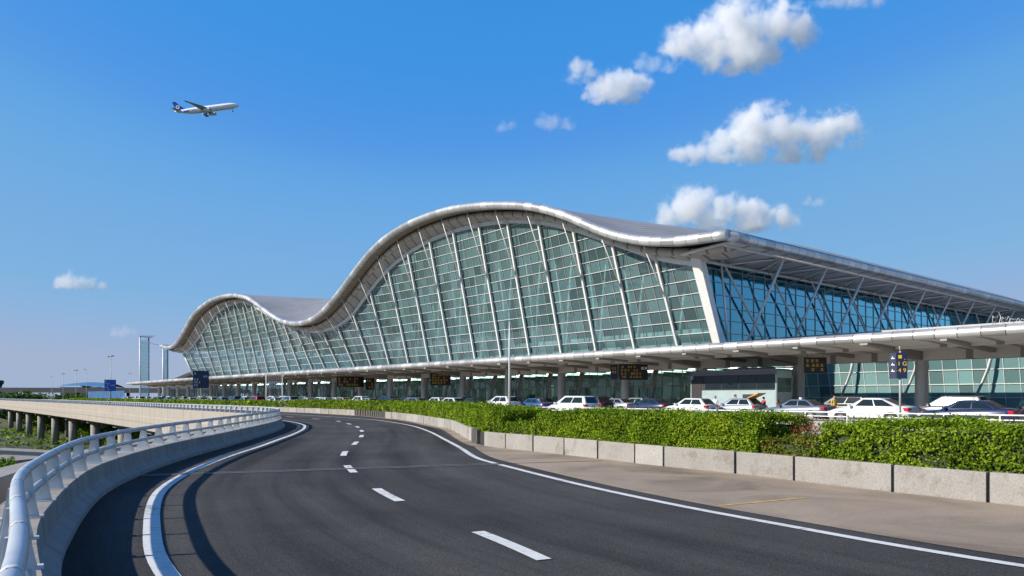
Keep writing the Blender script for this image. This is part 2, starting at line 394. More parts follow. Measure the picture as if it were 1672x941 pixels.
def polyline(pts, step=1.0):
    """resample a plan polyline smoothly (Catmull-Rom) at an even step; returns points, normals to the left"""
    p = [Vector((a, b)) for a, b in pts]; dense = []
    for i in range(len(p)-1):
        a, b, c, d = p[max(i-1, 0)], p[i], p[i+1], p[min(i+2, len(p)-1)]
        n = max(2, int((c - b).length/.25))
        for k in range(n):
            t = k/n
            dense.append(.5*((2*b) + (c - a)*t + (2*a - 5*b + 4*c - d)*t*t + (3*b - a - 3*c + d)*t**3))
    dense.append(p[-1]); s = [0]
    for i in range(1, len(dense)): s.append(s[-1] + (dense[i] - dense[i-1]).length)
    L = s[-1]; n = max(2, int(round(L/step))); q = np.linspace(0, L, n+1)
    xs = np.interp(q, s, [v.x for v in dense]); ys = np.interp(q, s, [v.y for v in dense])
    for _ in range(2):
        xs[1:-1] = .25*xs[:-2] + .5*xs[1:-1] + .25*xs[2:]; ys[1:-1] = .25*ys[:-2] + .5*ys[1:-1] + .25*ys[2:]
    pp = [Vector((x, y)) for x, y in zip(xs, ys)]; nn = []
    for i in range(len(pp)):
        d = (pp[min(i+1, len(pp)-1)] - pp[max(i-1, 0)]).normalized(); nn.append(Vector((-d.y, d.x)))
    return pp, nn, q.tolist()
def off(pp, nn, o): return [(p.x + n.x*o, p.y + n.y*o) for p, n in zip(pp, nn)]
def sweep(mb, pp, nn, ss, prof, mi=0, close=False, sm=False):
    """sweep a profile [(offset to the left, z)] along the plan line"""
    rows, uvs = [], []
    pl = [0]
    for k in range(1, len(prof)): pl.append(pl[-1] + math.dist(prof[k], prof[k-1]))
    for p, n, s_ in zip(pp, nn, ss):
        rows.append([(p.x + n.x*o, p.y + n.y*o, z) for o, z in prof]); uvs.append([(s_, q) for q in pl])
    mb.grid(rows, uvs, mi, sm, close)
def ribbon(mb, pp, nn, o0, o1, z, mi=0):
    ss = [0]
    for i in range(1, len(pp)): ss.append(ss[-1] + (pp[i] - pp[i-1]).length)
    rows = [[(p.x + n.x*o0, p.y + n.y*o0, z), (p.x + n.x*o1, p.y + n.y*o1, z)] for p, n in zip(pp, nn)]
    mb.grid(rows, [[(s_, 0), (s_, abs(o1 - o0))] for s_ in ss], mi, False)

def leaves(mb_name, pts, nrm, size, matname, parent=None, jitter=.9, asp=.55):
    """one mesh of many small leaf faces: pts (n,3), nrm (n,3) outward bias"""
    n = len(pts); pts = np.asarray(pts); nrm = np.asarray(nrm)
    d = nrm + RNG.normal(0, jitter, (n, 3)); d /= np.linalg.norm(d, axis=1)[:, None] + 1e-9
    a = np.cross(d, RNG.normal(0, 1, (n, 3))); a /= np.linalg.norm(a, axis=1)[:, None] + 1e-9
    b = np.cross(d, a)
    L = (size*RNG.uniform(.65, 1.35, n))[:, None]; W = L*asp
    fold = d*L*.12
    v = np.stack([pts - a*L*.5, pts + b*W*.5 + fold, pts + a*L*.5, pts - b*W*.5 + fold], 1).reshape(-1, 3)
    me = bpy.data.meshes.new(mb_name); me.vertices.add(4*n); me.vertices.foreach_set('co', v.ravel())
    me.loops.add(4*n); me.loops.foreach_set('vertex_index', np.arange(4*n, dtype=np.int32))
    me.polygons.add(n); me.polygons.foreach_set('loop_start', np.arange(0, 4*n, 4, dtype=np.int32)); me.polygons.foreach_set('loop_total', np.full(n, 4, dtype=np.int32))
    me.update(calc_edges=True); me.materials.append(MATS[matname])
    o = bpy.data.objects.new(mb_name, me); COL.objects.link(o)
    if parent is not None: o.parent = parent
    return o
# ------------------------------------------------------------------ camera, sky, sun
SUN_EL, SUN_H = 29.0, (-.955, -.295)
def setup():
    w = bpy.data.worlds.new('World'); SC.world = w; w.use_nodes = True
    t = w.node_tree; bg = t.nodes['Background']
    sky = t.nodes.new('ShaderNodeTexSky'); sky.sky_type = 'NISHITA'; sky.sun_disc = False
    sky.sun_elevation = R(SUN_EL); sky.sun_rotation = math.atan2(SUN_H[0], SUN_H[1])
    sky.altitude = 0; sky.air_density = 1.0; sky.dust_density = 0.; sky.ozone_density = 6.
    def scale(src, k):
        n = t.nodes.new('ShaderNodeVectorMath'); n.operation = 'SCALE'; n.inputs['Scale'].default_value = k; t.links.new(src, n.inputs[0]); return n.outputs[0]
    cv = t.nodes.new('ShaderNodeRGBCurve'); t.links.new(scale(sky.outputs[0], .1), cv.inputs['Color'])
    for ch, pts in enumerate((((0, 0), (.03, .045), (.055, .042), (.067, .036), (.091, .062), (.11, .098), (.145, .136), (.21, .162), (.42, .245), (1, .45)),
                              ((0, 0), (.09, .08), (.12, .15), (.14, .212), (.19, .238), (.223, .288), (.284, .316), (.33, .328), (.42, .345), (.565, .34), (1, .5)),
                              ((0, 0), (.2, .21), (.25, .39), (.297, .555), (.6, .565), (1, .6)))):
        c = cv.mapping.curves[ch]; c.points[0].location = pts[0]; c.points[1].location = pts[-1]
        for p in pts[1:-1]: c.points.new(*p)
    cv.mapping.update()
    sp = t.nodes.new('ShaderNodeSeparateXYZ'); t.links.new(sky.outputs[0], sp.inputs[0])
    mr = t.nodes.new('ShaderNodeMapRange'); mr.interpolation_type = 'SMOOTHSTEP'; mr.inputs[1].default_value = 1.7; mr.inputs[2].default_value = 4.4; t.links.new(sp.outputs[0], mr.inputs[0])
    hz = mixrgb(t, mr.outputs[0], cv.outputs[0], (.275, .345, .475))
    t.links.new(scale(hz, 10.), bg.inputs['Color'])
    bg.inputs['Strength'].default_value = .1
    L = bpy.data.lights.new('sun', 'SUN'); L.energy = 4.9; L.angle = R(.5); L.color = (1., .92, .80)
    o = bpy.data.objects.new('sun', L); COL.objects.link(o); o.location = (-60, -20, 60)
    e = R(SUN_EL); v = Vector((SUN_H[0]*math.cos(e), SUN_H[1]*math.cos(e), math.sin(e)))
    o.rotation_euler = v.to_track_quat('Z', 'Y').to_euler()
    c = bpy.data.cameras.new('camera'); c.sensor_width = 36; c.lens = 36*1200/1672; c.shift_y = 176.5/1672
    c.clip_start = .1; c.clip_end = 30000
    k = bpy.data.objects.new('camera', c); COL.objects.link(k); k.location = (0, 0, 1.65); k.rotation_euler = (R(90), 0, 0)
    SC.camera = k
    vs = SC.view_settings; vs.view_transform = 'Standard'; vs.look = 'None'; vs.exposure = .4; vs.gamma = 1; vs.use_curve_mapping = False
    cy = SC.cycles; cy.max_bounces = 14; cy.diffuse_bounces = 3; cy.glossy_bounces = 4; cy.transmission_bounces = 4; cy.transparent_max_bounces = 16
    cy.volume_bounces = 12; cy.use_denoising = True; cy.caustics_reflective = False; cy.caustics_refractive = False
    cy.sample_clamp_indirect = 8
setup()

# ------------------------------------------------------------------ plan lines (metres, camera at the origin looking along +Y)
LEFT = [(3.2, -5.0), (1.2, -1.9), (-.55, 1.05), (-2.0, 3.55), (-4.14, 6.73), (-5.2, 8.73), (-6.1, 10.6), (-6.9, 12.5), (-7.55, 14.6), (-8.15, 17.07), (-8.75, 20.3), (-9.25, 23.86),
        (-9.75, 27.), (-10.3, 30.6), (-10.95, 34.2), (-11.8, 38.), (-13.2, 42.5), (-16.1, 48.6), (-20.9, 55.2), (-32.9, 71.), (-48.5, 91.6), (-80, 131), (-170, 241), (-330, 436)]
WALL = [(17.5, -3.5), (11.2, 5.9), (9.4, 8.55), (7.64, 10.97), (6.45, 12.75), (5.56, 14.2), (4.66, 15.8), (3.52, 17.26), (2.3, 19.3), (1.59, 20.45), (.74, 21.7), (-.09, 23.0), (-.95, 24.4),
        (-1.75, 28.5), (-2.4, 32.6), (-3.2, 37.0), (-4.7, 42.), (-6.4, 47.6), (-8.3, 52.5), (-12., 60.4), (-17.8, 69), (-23.5, 76.4), (-61, 122), (-150, 230), (-310, 425)]
CENTRE = [(2.9, 1.5), (1.2, 5.3), (.03, 8.05), (-2.0, 12.07), (-3.78, 17), (-4.8, 21), (-5.5, 25.85), (-6.15, 30), (-6.96, 34.1), (-7.88, 37.9), (-8.9, 41.4), (-10.2, 45), (-12, 49.5), (-14.4, 53.5), (-17.7, 58.3), (-29, 73), (-60, 111), (-150, 221), (-320, 428)]
EDGE = [(14.2, -6.), (10.6, -.5), (7.4, 4.05), (4.96, 7.12), (4.42, 7.83), (3.98, 8.5), (3.48, 9.38), (2.86, 10.4), (2.1, 11.86), (1.13, 14), (-.295, 17.7), (-.95, 19.6), (-1.64, 23.4), (-2.55, 27.9), (-3.8, 33.96), (-5.33, 40), (-6.86, 44.5), (-8.5, 48.6),
        (-10.3, 52.3), (-14.0, 58.0), (-19.2, 65.2), (-25, 72.6), (-62, 119), (-151, 228), (-312, 424)]
Lp, Ln, Ls = polyline(LEFT, .5); Wp, Wn, Ws = polyline(WALL, .5); Cp, Cn, Cs = polyline(CENTRE, .25); Ep, En, Es = polyline(EDGE, .5)
_ARR = {}
def arr(pp, ss):
    k = id(pp)
    if k not in _ARR: _ARR[k] = (np.array(ss), np.array([p.x for p in pp]), np.array([p.y for p in pp]))
    return _ARR[k]
def at_s(pp, ss, s):
    a, x, y = arr(pp, ss); return Vector((float(np.interp(s, a, x)), float(np.interp(s, a, y))))
def nearest_s(pp, ss, q):
    q = Vector(q); k = min(range(len(pp)), key=lambda i: (pp[i] - q).length); return ss[k]

# ------------------------------------------------------------------ ground and road
GZ = -8.0
m = MB(); n_ = 40; S_ = 9000
xs_ = np.linspace(-S_, S_, 61)
rows = [[(x, y, GZ) for x in xs_] for y in np.linspace(-2000, 16000, 61)]
m.grid(rows, None, 0, False); struct(m.build('ground', 'terrain_earth'))

# platform: everything right of the left parapet (deck of the approach road + drop off forecourt)
left_edge = off(Lp, Ln, .62)
m = MB()
far_r = [P(640, 37.5), P(330, 37.5), P(330, 175), P(-170, 175), (150, -60), (60, -60), (8, -14)]
poly = [(a, b) for a, b in left_edge] + [(p[0], p[1]) for p in far_r]
tess = __import__('mathutils').geometry.tessellate_polygon([[Vector((x, y, 0)) for x, y in poly]])
def flat_poly(mb, poly, z, mi=0, flip=False):
    i = len(mb.v); mb.v += [(x, y, z) for x, y in poly]
    for tr in __import__('mathutils').geometry.tessellate_polygon([[Vector((x, y, 0)) for x, y in poly]]):
        a, b, c = (Vector(poly[k]) for k in tr)
        ccw = (b - a).cross(c - a) if hasattr((b - a), 'cross') else 1
        if isinstance(ccw, Vector): ccw = ccw.z
        tr = tr if (ccw > 0) != flip else tr[::-1]
        mb.face([i + k for k in tr], [poly[k] for k in tr], mi)
flat_poly(m, poly, -.10); flat_poly(m, poly, -1.45, 0, True)
i = len(m.v); n_ = len(poly)
m.v += [(x, y, -.10) for x, y in poly] + [(x, y, -1.45) for x, y in poly]
for k in range(n_):
    k2 = (k+1) % n_; m.face((i+k, i+k2, i+n_+k2, i+n_+k))
struct(m.build('road_deck', 'pier_concrete'))
# road surface, from the left parapet to the planter wall
m = MB(); oo = [.3, -1, -2.5, -4, -6, -8, -10.5, -14, -18, -24]
m.grid([[(p.x + n.x*o, p.y + n.y*o, -.004) for o in oo] for p, n in zip(Lp, Ln)], [[(s_, -o) for o in oo] for s_ in Ls], 0, False); struct(m.build('road', 'asphalt'))
# forecourt behind the planter
m = MB(); flat_poly(m, [(a, b) for a, b in off(Wp, Wn, -2.4)] + [(p[0], p[1]) for p in [P(500, 34.), P(500, 59.3), P(-170, 59.3), (150, -60)]], 0.0); struct(m.build('driveway', 'drive_asphalt'))
# pavement along the terminal: a real kerb step
m = MB(); m.prism([(p[0], p[1]) for p in (P(-170, 59.3), P(500, 59.3), P(500, 174.5), P(-170, 174.5))], -.05, .14); struct(m.build('pavement', 'slab_concrete'))
# shoulder of pale concrete between the edge line and the planter wall
sh = []
e_off = off(Ep, En, -.42); k0 = next(i for i, p in enumerate(e_off) if p[1] > 22.6)
w_off = off(Wp, Wn, .0); k1 = next(i for i, p in enumerate(w_off) if p[1] > 24.6)
m = MB(); flat_poly(m, [(a, b) for a, b in e_off[:k0]] + [(w_off[k1][0] - .25, w_off[k1][1] - .3)] + w_off[:k1+1][::-1], .004); struct(m.build('shoulder', 'shoulder_concrete'))
m = MB(); kk = [i for i, p in enumerate(Wp) if p.y > 24.3]
ribbon(m, [Wp[i] for i in kk], [Wn[i] for i in kk], 0, .42, .005); struct(m.build('gutter', 'shoulder_concrete'))
# painted lines
m = MB(); ribbon(m, Ep, En, -.075, .075, .006)
struct(m.build('edge_line', 'paint_white'))
m = MB(); kk = [i for i, p in enumerate(Lp) if p.y > -4]
lo = [-1.0 + .17*(1 - sstep((Lp[i].y - 11)/16)) for i in kk]
m.grid([[(Lp[i].x + Ln[i].x*(f + e), Lp[i].y + Ln[i].y*(f + e), .006) for e in (-.1, .1)] for i, f in zip(kk, lo)], None, 0, False); struct(m.build('left_edge_line', 'paint_white'))
m = MB(); s0 = nearest_s(Cp, Cs, (.03, 8.05)); s = s0 - 4.6*2
while s < Cs[-1] - 4:
    q = np.linspace(s - .85, s + .85, 6)
    if q[0] > .3:
        pp = [at_s(Cp, Cs, x) for x in q]; d = [(pp[min(i+1, 5)] - pp[max(i-1, 0)]).normalized() for i in range(6)]
        ribbon(m, pp, [Vector((-x.y, x.x)) for x in d], -.085, .085, .006)
    s += 4.62 if s < s0 + 40 else 6.0
struct(m.build('lane_dashes', 'paint_white'))
# expansion joint across both lanes
m = MB(); a, b = Vector((-7.72, 15.25)), Vector((-.28, 17.85)); d = (b - a).normalized(); nrm = Vector((-d.y, d.x))
for o, w, z, mi in ((0, .34, .004, 2), (-.12, .07, .009, 0), (.12, .07, .009, 0), (0, .10, .008, 1)):
    p = a + nrm*(o - w/2); q = b + nrm*(o - w/2); m.quad((p.x, p.y, z), (q.x, q.y, z), (q.x + nrm.x*w, q.y + nrm.y*w, z), (p.x + nrm.x*w, p.y + nrm.y*w, z), None, mi)
p = b; q = Vector((2.3, 18.7)); m.quad((p.x, p.y - .03, .008), (q.x, q.y - .03, .008), (q.x, q.y + .04, .008), (p.x, p.y + .04, .008), None, 1)
struct(m.build('expansion_joint', ['joint_steel', 'joint_rubber', 'drive_asphalt']))
# worn yellow line on the shoulder
m = MB(); a, b = Vector((3.08, 11.0)), Vector((4.72, 11.87)); d = (b - a).normalized(); nrm = Vector((-d.y, d.x))
m.quad((*(a - nrm*.035), .009), (*(b - nrm*.035), .009), (*(b + nrm*.035), .009), (*(a + nrm*.035), .009)); struct(m.build('yellow_line', 'paint_yellow'))

# ------------------------------------------------------------------ left parapet and its tube railing
pw = thing('parapet_wall', 'grey concrete parapet with kerb foot curving along the left road edge', 'parapet', (0, 0, 0))
m = MB(); sweep(m, Lp, Ln, Ls, [(0, -.02), (0, .075), (.025, .09), (.125, .17), (.15, .20), (.17, .435), (.185, .45), (.66, .45), (.67, .435), (.67, -.55)]); m.build('parapet', 'parapet_concrete', pw)
m = MB(); sweep(m, Lp, Ln, Ls, [(.672, -.5), (.74, -.56), (.74, -1.15), (.70, -1.2), (.70, -1.95), (.45, -2.1), (-.3, -2.1)]); 
sweep(m, Lp, Ln, Ls, [(.674, .445), (.70, .43), (.70, -.50), (.74, -.56)]); m.build('edge_beam', 'beam_concrete', pw)

oc = thing('coping_wall', 'weathered concrete coping wall standing outside the tube railing', 'parapet', (0, 0, 0))
kk = [i for i, p in enumerate(Lp) if p.y < 32]
sub = lambda a: [a[i] for i in kk]
m = MB(); sweep(m, sub(Lp), sub(Ln), sub(Ls), [(1.45, -1.8), (1.45, .33), (1.47, .35), (2.02, .35), (2.04, .33), (2.04, -2.0)]); m.build('coping', 'slab_concrete', oc)
m = MB(); sweep(m, sub(Lp), sub(Ln), sub(Ls), [(.76, -.62), (1.45, -.66)]); m.build('drain_floor', 'pier_concrete', oc)

rl = thing('tube_railing', 'silver blue two tube guard railing with flared plate posts on the parapet', 'railing', (0, 0, 0))
kr = [i for i, p in enumerate(Lp) if p.y > -3]
tp = [(Lp[i].x + Ln[i].x*.32, Lp[i].y + Ln[i].y*.32, .915) for i in kr]
m = MB(); m.tube(tp, .046, 12); m.build('top_rail', 'rail_paint', rl)
tp = [(Lp[i].x + Ln[i].x*.30, Lp[i].y + Ln[i].y*.30, .67) for i in kr]
m = MB(); m.tube(tp, .037, 10); m.build('middle_rail', 'rail_paint', rl)
def post_geo(mb, s):
    p = at_s(Lp, Ls, s); p2 = at_s(Lp, Ls, s + .05); d = (p2 - p).normalized(); n = Vector((-d.y, d.x))
    prof = [(.20, .452), (.49, .452), (.465, .50), (.43, .60), (.405, .74), (.385, .88), (.265, .88), (.25, .74), (.235, .62), (.215, .52)]
    for o in (-.018,):
        i = len(mb.v); k = len(prof)
        for e in (o, o + .036):
            mb.v += [(p.x + n.x*a + d.x*e, p.y + n.y*a + d.y*e, z) for a, z in prof]
        mb.face(tuple(range(i, i+k))); mb.face(tuple(range(i+k, i+2*k))[::-1])
        for q in range(k): mb.face((i+q, i+k+q, i+k+(q+1) % k, i+(q+1) % k))
    c = p + n*.345; mb.box((c.x, c.y, .455), (.14, .36, .012), Matrix((( d.x, n.x, 0), (d.y, n.y, 0), (0, 0, 1))))
    # collar joints on the tubes
    for o, z, r in ((.32, .915, .049), (.30, .67, .040)):
        c = p + n*o; mb.tube([(c.x - d.x*.03, c.y - d.y*.03, z), (c.x + d.x*.03, c.y + d.y*.03, z)], r, 10)
s = nearest_s(Lp, Ls, (-.55, 1.05)); posts = []
while s < Ls[-1] - 2 and s < 330: posts.append(s); s += 1.27
for s in posts[:95]:
    m = MB(); post_geo(m, s); m.build('post', 'post_paint', rl)
m = MB()
for s in posts[95:]: post_geo(m, s)
o = m.build('post', 'post_paint', rl); o['kind'] = 'stuff'

# viaduct piers under the deck
pg = 'round piers under the approach viaduct'
proto = None
def pier(t, n, k, loc_label):
    global proto
    if proto is None:
        proto = thing('viaduct_pier', None, 'pier', P(t, n, GZ), R(129.4), pg)
        m = MB(); m.cyl((0, 0, 0), .68, 6.0, 24); m.build('shaft', 'pier_concrete', proto)
        m = MB(); m.prism([(-.9, -1.1), (.9, -1.1), (.9, 1.1), (-.9, 1.1)], 5.5, 6.56); m.build('bearing_cap', 'pier_concrete', proto)
        bpy.context.view_layer.update(); index_children(proto); o = proto
    else:
        o = copy_tree(proto); o.location = P(t, n, GZ)
    o['label'] = loc_label
ords = ['nearest', 'second', 'third', 'fourth', 'fifth', 'sixth', 'seventh', 'eighth', 'ninth', 'tenth', 'eleventh', 'twelfth', 'thirteenth', 'fourteenth', 'fifteenth']
for k in range(10):
    t = 66 + 21*k
    nl = lambda t: float(np.interp(t, [p.x*D[0] + p.y*D[1] for p in Lp if p.y > 60], [p.x*NN[0] + p.y*NN[1] for p in Lp if p.y > 60]))
    pier(t, nl(t) + 1.25, k, f'round concrete pier at the outer deck edge, {ords[k]} from the road bend')
    pier(t + 6.5, nl(t) + 7.4, k, f'round concrete pier in the shaded inner row, {ords[k]} from the road bend')

# another ramp that leaves the picture at the left, on a thick pier
rp = thing('side_ramp', 'dark grey ramp deck on a thick pier at the left picture edge', 'ramp', (0, 0, 0))
m = MB(); a = Vector((-93., 124.)); dr = Vector((-1, -.18)).normalized()
m.obox((a.x - 1, a.y, -.55), (a.x + dr.x*90, a.y + dr.y*90, -.55), 9, 2.2); m.build('deck', 'pier_concrete', rp)
m = MB(); m.cyl((a.x - 5.2, a.y - 1.5, GZ), 2.1, 6.4, 28); m.build('pier', 'pier_concrete', rp)

# ------------------------------------------------------------------ planter wall of separate panels, on the right
pl = thing('planter_wall', 'low pale concrete planter wall of joined panels beside the road', 'planter wall', (0, 0, 0))
# joints: plan positions seen along the wall
jx = [(9.3, 8.7), (7.32, 11.4), (6.45, 12.75), (5.56, 14.2), (4.66, 15.8), (3.52, 17.26), (2.95, 18.3), (2.3, 19.3), (1.59, 20.45), (.74, 21.7), (-.09, 23.0), (-.95, 24.4)]
js = [nearest_s(Wp, Ws, (16.5, -2)), nearest_s(Wp, Ws, (13.5, 2.4)), nearest_s(Wp, Ws, (11.4, 5.6))] + [nearest_s(Wp, Ws, q) for q in jx]
s = js[-1] + 1.6
while s < Ws[-1] - 3 and s < 330: js.append(s); s += 2.05 if s < 90 else 4.2
open_s = [(nearest_s(Wp, Ws, (-1.1, 25.2)), nearest_s(Wp, Ws, (-1.3, 26.6))), (nearest_s(Wp, Ws, (-9.6, 55.4)), nearest_s(Wp, Ws, (-13.2, 62.3)))]
npan = 0; rest = MB()
for a, b in zip(js[:-1], js[1:]):
    mid = (a + b)/2
    if any(u - .2 < mid < v + .2 for u, v in open_s): continue
    gap = .03
    q = np.linspace(a + gap, b - gap, 4); pp = [at_s(Wp, Ws, x) for x in q]
    dd = [(at_s(Wp, Ws, x + .05) - at_s(Wp, Ws, x - .05)).normalized() for x in q]; nn = [Vector((-x.y, x.x)) for x in dd]
    h = .475 + RNG.uniform(-.006, .006); dz = RNG.uniform(-.008, .008)
    mb = MB() if npan < 96 else rest
    prof = [(.0 + dz, -.05), (.012 + dz, .02), (.012 + dz, h - .012), (.0 + dz, h), (-.12, h), (-.12, -.05)]
    sweep(mb, pp, nn, [RNG.uniform(0, 50) + x for x in q], prof)
    for e in (0, 3):
        p, n = pp[e], nn[e]; mb.poly([(p.x + n.x*o, p.y + n.y*o, z) for o, z in (prof if e else prof[::-1])])
    if npan < 96: mb.build('panel', 'planter_concrete', pl)
    npan += 1
if rest.v: o = rest.build('panel', 'planter_concrete', pl); o['kind'] = 'stuff'
m = MB(); sweep(m, Wp, Wn, Ws, [(-.045, -.04), (-.045, .42)]); m.build('joint_strip', 'joint_rubber', pl)
m = MB(); 
for u, v in open_s:
    k = max(3, int((v - u)/.55))
    for x in np.linspace(u, v, k):
        p = at_s(Wp, Ws, x); m.box((p.x, p.y, .24), (.42, .12, .50), Matrix.Rotation(math.atan2(*(at_s(Wp, Ws, x+.1) - p).yx), 3, 'Z'))
m.build('dark_boards', 'dark_timber', pl)
m = MB(); ribbon(m, Wp, Wn, -.1, -2.6, .40); struct(m.build('planting_soil', 'soil'))

# ------------------------------------------------------------------ hedges
def hedge(label, s0, s1, o0, o1, ztop, n_leaf, size, zb=.42, mat_='hedge_leaf', name='hedge', cat='hedge', ragged=.038, core=True, extra_red=0):
    root = thing(name, label, cat, (0, 0, 0))
    S, O, H = s1 - s0, o1 - o0, ztop - zb
    ar = {'front': S*H*1.6, 'top': S*O*1.2, 'e0': O*H*1.3, 'e1': O*H*1.3, 'back': S*H*.35}
    tot = sum(ar.values()); pts, nrm = [], []; A, X, Y = arr(Wp, Ws)
    ph = RNG.uniform(0, 6)
    for k, a in ar.items():
        n = int(n_leaf*a/tot)
        s, o, z = RNG.uniform(s0, s1, n), RNG.uniform(o0, o1, n), RNG.uniform(zb, ztop, n)
        bump = .045*np.sin(s*2.3 + ph) + .035*np.sin(s*5.1 + z*4 + ph*2) + RNG.normal(0, ragged, n)
        u = (0*s, 0*s, 0*s)
        if k == 'front': o = o0 - bump*.8
        elif k == 'back': o = o1 + bump
        elif k == 'top': z = ztop + bump + np.where(RNG.random(n) < .3, np.abs(RNG.normal(0, .05, n)), 0)
        elif k == 'e0': s = s0 + bump
        else: s = s1 + bump
        dx = np.interp(s + .1, A, X) - np.interp(s - .1, A, X); dy = np.interp(s + .1, A, Y) - np.interp(s - .1, A, Y)
        L = np.hypot(dx, dy); dx, dy = dx/L, dy/L
        pts.append(np.stack([np.interp(s, A, X) + dy*o, np.interp(s, A, Y) - dx*o, z], 1))
        one = np.ones(n)
        nv = {'front': (-dy, dx, .55*one), 'back': (dy, -dx, .4*one), 'top': (-dy*.2, dx*.2, one), 'e0': (-dx, -dy, .4*one), 'e1': (dx, dy, .4*one)}[k]
        nrm.append(np.stack(nv, 1))
    pts = np.concatenate(pts); nrm = np.concatenate(nrm)
    q = pts*np.array([1., 1., 1.3]); f1 = 5.2*.07/size
    hol = np.sin(q[:, 0]*f1 + 2*np.sin(q[:, 1]*f1*.7 + ph)) + np.sin(q[:, 1]*f1*1.15 + 2*np.sin(q[:, 2]*f1*.9)) + np.sin(q[:, 2]*f1*1.6 + q[:, 0]*f1*.5)
    keep = (hol > -1.6) | (RNG.random(len(pts)) < .22); pts, nrm = pts[keep], nrm[keep]
    o = leaves('foliage', pts, nrm, size, mat_, root)
    if core:
        m = MB(); q = np.linspace(s0 + .12, s1 - .12, max(3, int(S/1.5)))
        pp = [at_s(Wp, Ws, x) for x in q]; dd = [(at_s(Wp, Ws, x + .1) - at_s(Wp, Ws, x - .1)).normalized() for x in q]; nn = [Vector((-x.y, x.x)) for x in dd]
        a, b = -(o0 + .13), -(o1 - .13); prof = [(a, zb - .02), (a, ztop - .13), (b, ztop - .13), (b, zb - .02)]
        sweep(m, pp, nn, list(q), prof)
        for e in (0, -1):
            p, n = pp[e], nn[e]; m.poly([(p.x + n.x*o_, p.y + n.y*o_, z) for o_, z in prof])
        m.build('twig_core', 'hedge_core_dark', root)  # solid core box behind the leaves, the hedge's dark inside painted on
    return root
sA = nearest_s(Wp, Ws, (5.72, 13.95)); sB0 = nearest_s(Wp, Ws, (5.05, 15.1)); sB1 = nearest_s(Wp, Ws, (.55, 22.0)); sC0 = nearest_s(Wp, Ws, (-.15, 23.1))
sC1 = nearest_s(Wp, Ws, (-7.2, 49.6)); sD1 = nearest_s(Wp, Ws, (-23.5, 76.4)); sE1 = nearest_s(Wp, Ws, (-61, 122)); sF1 = nearest_s(Wp, Ws, (-110, 182))
hedge('bright green clipped hedge nearest the camera at the right, ahead of the red flowers', sA - 17, sA, .16, 1.75, 1.13, 85000, .058)
hedge('long bright green clipped hedge between the red flowers and the slender white pole', sB0, sB1, .16, 1.75, 1.15, 64000, .060)
hedge('bright green hedge block just left of the slender white pole at the wall corner', sC0 + .35, sC0 + 4.2, .16, 2.1, 1.16, 24000, .068)
hedge('hedge with reddish patches curving away left of the slender white pole', sC0 + 4.3, sC1, .16, 1.9, 1.18, 34000, .09)
hedge('distant hedge stretch behind the dark board opening in the planter wall', sC1 + .1, sD1, .2, 1.9, 1.16, 16000, .15)
hedge('farthest low hedge strip running along the approach road to the left', sD1 + .2, sF1, .2, 1.7, 1.02, 14000, .28)
hedge('low shrubs with red leaves in the gap between the two near hedges', sA + .05, sB0 - .05, .16, 1.0, .80, 3200, .065, mat_='flower_leaf', name='flower_shrub', cat='flower bed')
hedge('sparse red flowering stems rising behind the low shrubs in the hedge gap', sA + .2, sB0 - .1, .9, 1.5, 1.02, 900, .05, zb=.6, mat_='red_leaf', name='flower_shrub', cat='flower bed', core=False, ragged=.1)
hedge('low leafy plants at the foot of the slender white pole in the planter', sB1 + .05, sC0 + .3, .16, .8, .82, 2200, .07, mat_='hedge_leaf', name='low_shrub', cat='shrub')
# ------------------------------------------------------------------ terminal: (distance along the front, height) of its wave roof
ROOF_F = smooth_tab([(40.7, 17.4), (42.2, 17.47), (44.3, 17.57), (46.6, 17.7), (48.9, 18.04), (51.3, 18.49), (53.9, 19.26), (56.6, 20.26), (59.4, 21.6), (62.4, 23.16), (66.6, 24.86), (70.2, 26.01), (73.3, 26.72), (77.5, 27.56), (81.9, 28.27), (86.6, 28.81), (91.6, 29.01), (97.1, 28.89), (102.4, 28.32), (106.7, 27.47), (110.7, 26.17), (114.1, 24.7), (117.8, 22.77), (121.5, 20.9), (125.5, 19.1), (129.3, 17.63), (133.4, 16.77), (137.7, 16.46), (142.3, 16.63), (148.8, 17.72), (153.8, 19.31), (159.2, 21.3), (163.9, 23.15), (168.8, 24.71), (177.2, 26.15), (186.3, 26.75), (194.7, 26.64), (203.8, 25.51), (210.8, 23.82), (218.1, 20.49), (224.3, 17.7), (230., 16.6), (236., 16.5), (243., 17.6)])
GLASS_T = smooth_tab([(46.0, 15.2), (46.9, 15.34), (51.3, 16.4), (54.3, 17.56), (58.2, 19.22), (60.8, 20.34), (65.1, 22.13), (71.4, 24.17), (78.1, 25.59), (84.5, 26.22), (90.6, 26.47), (97.0, 26.17), (102.7, 25.39), (109.0, 23.86), (114.4, 21.7), (119.7, 18.81), (124.6, 16.11), (131.0, 14.74), (136.8, 14.5), (142.7, 14.74), (149.8, 16.22), (156.5, 17.77), (164.7, 20.14), (173.4, 22.92), (182.0, 25.07), (193.4, 24.8), (202.1, 23.59), (210.1, 20.56), (215.7, 18.38), (223.8, 15.69), (227.8, 15.0), (232.5, 14.4)])
RIDGE = [(40.7, 17.4), (45, 19.3), (48, 20.5), (51, 21.3), (56, 22.6), (60, 24.2), (66, 25.6), (75, 27.5), (92, 29.2), (105, 28.2), (115, 26.2), (128, 24.6), (140, 24.2), (155, 24.6), (165, 25.4), (176, 26.6), (187, 26.9), (205, 25.3), (220, 20.3), (230, 17.3), (243, 17.6)]
zF = lambda t: interp(ROOF_F, t)
zG = lambda t: interp(GLASS_T, t)
zR = lambda t, n: zF(t) + (interp(RIDGE, t) - zF(t))*sstep((n - 60)/26)
T0, T1 = 40.7, 243.0
B0 = 5.8
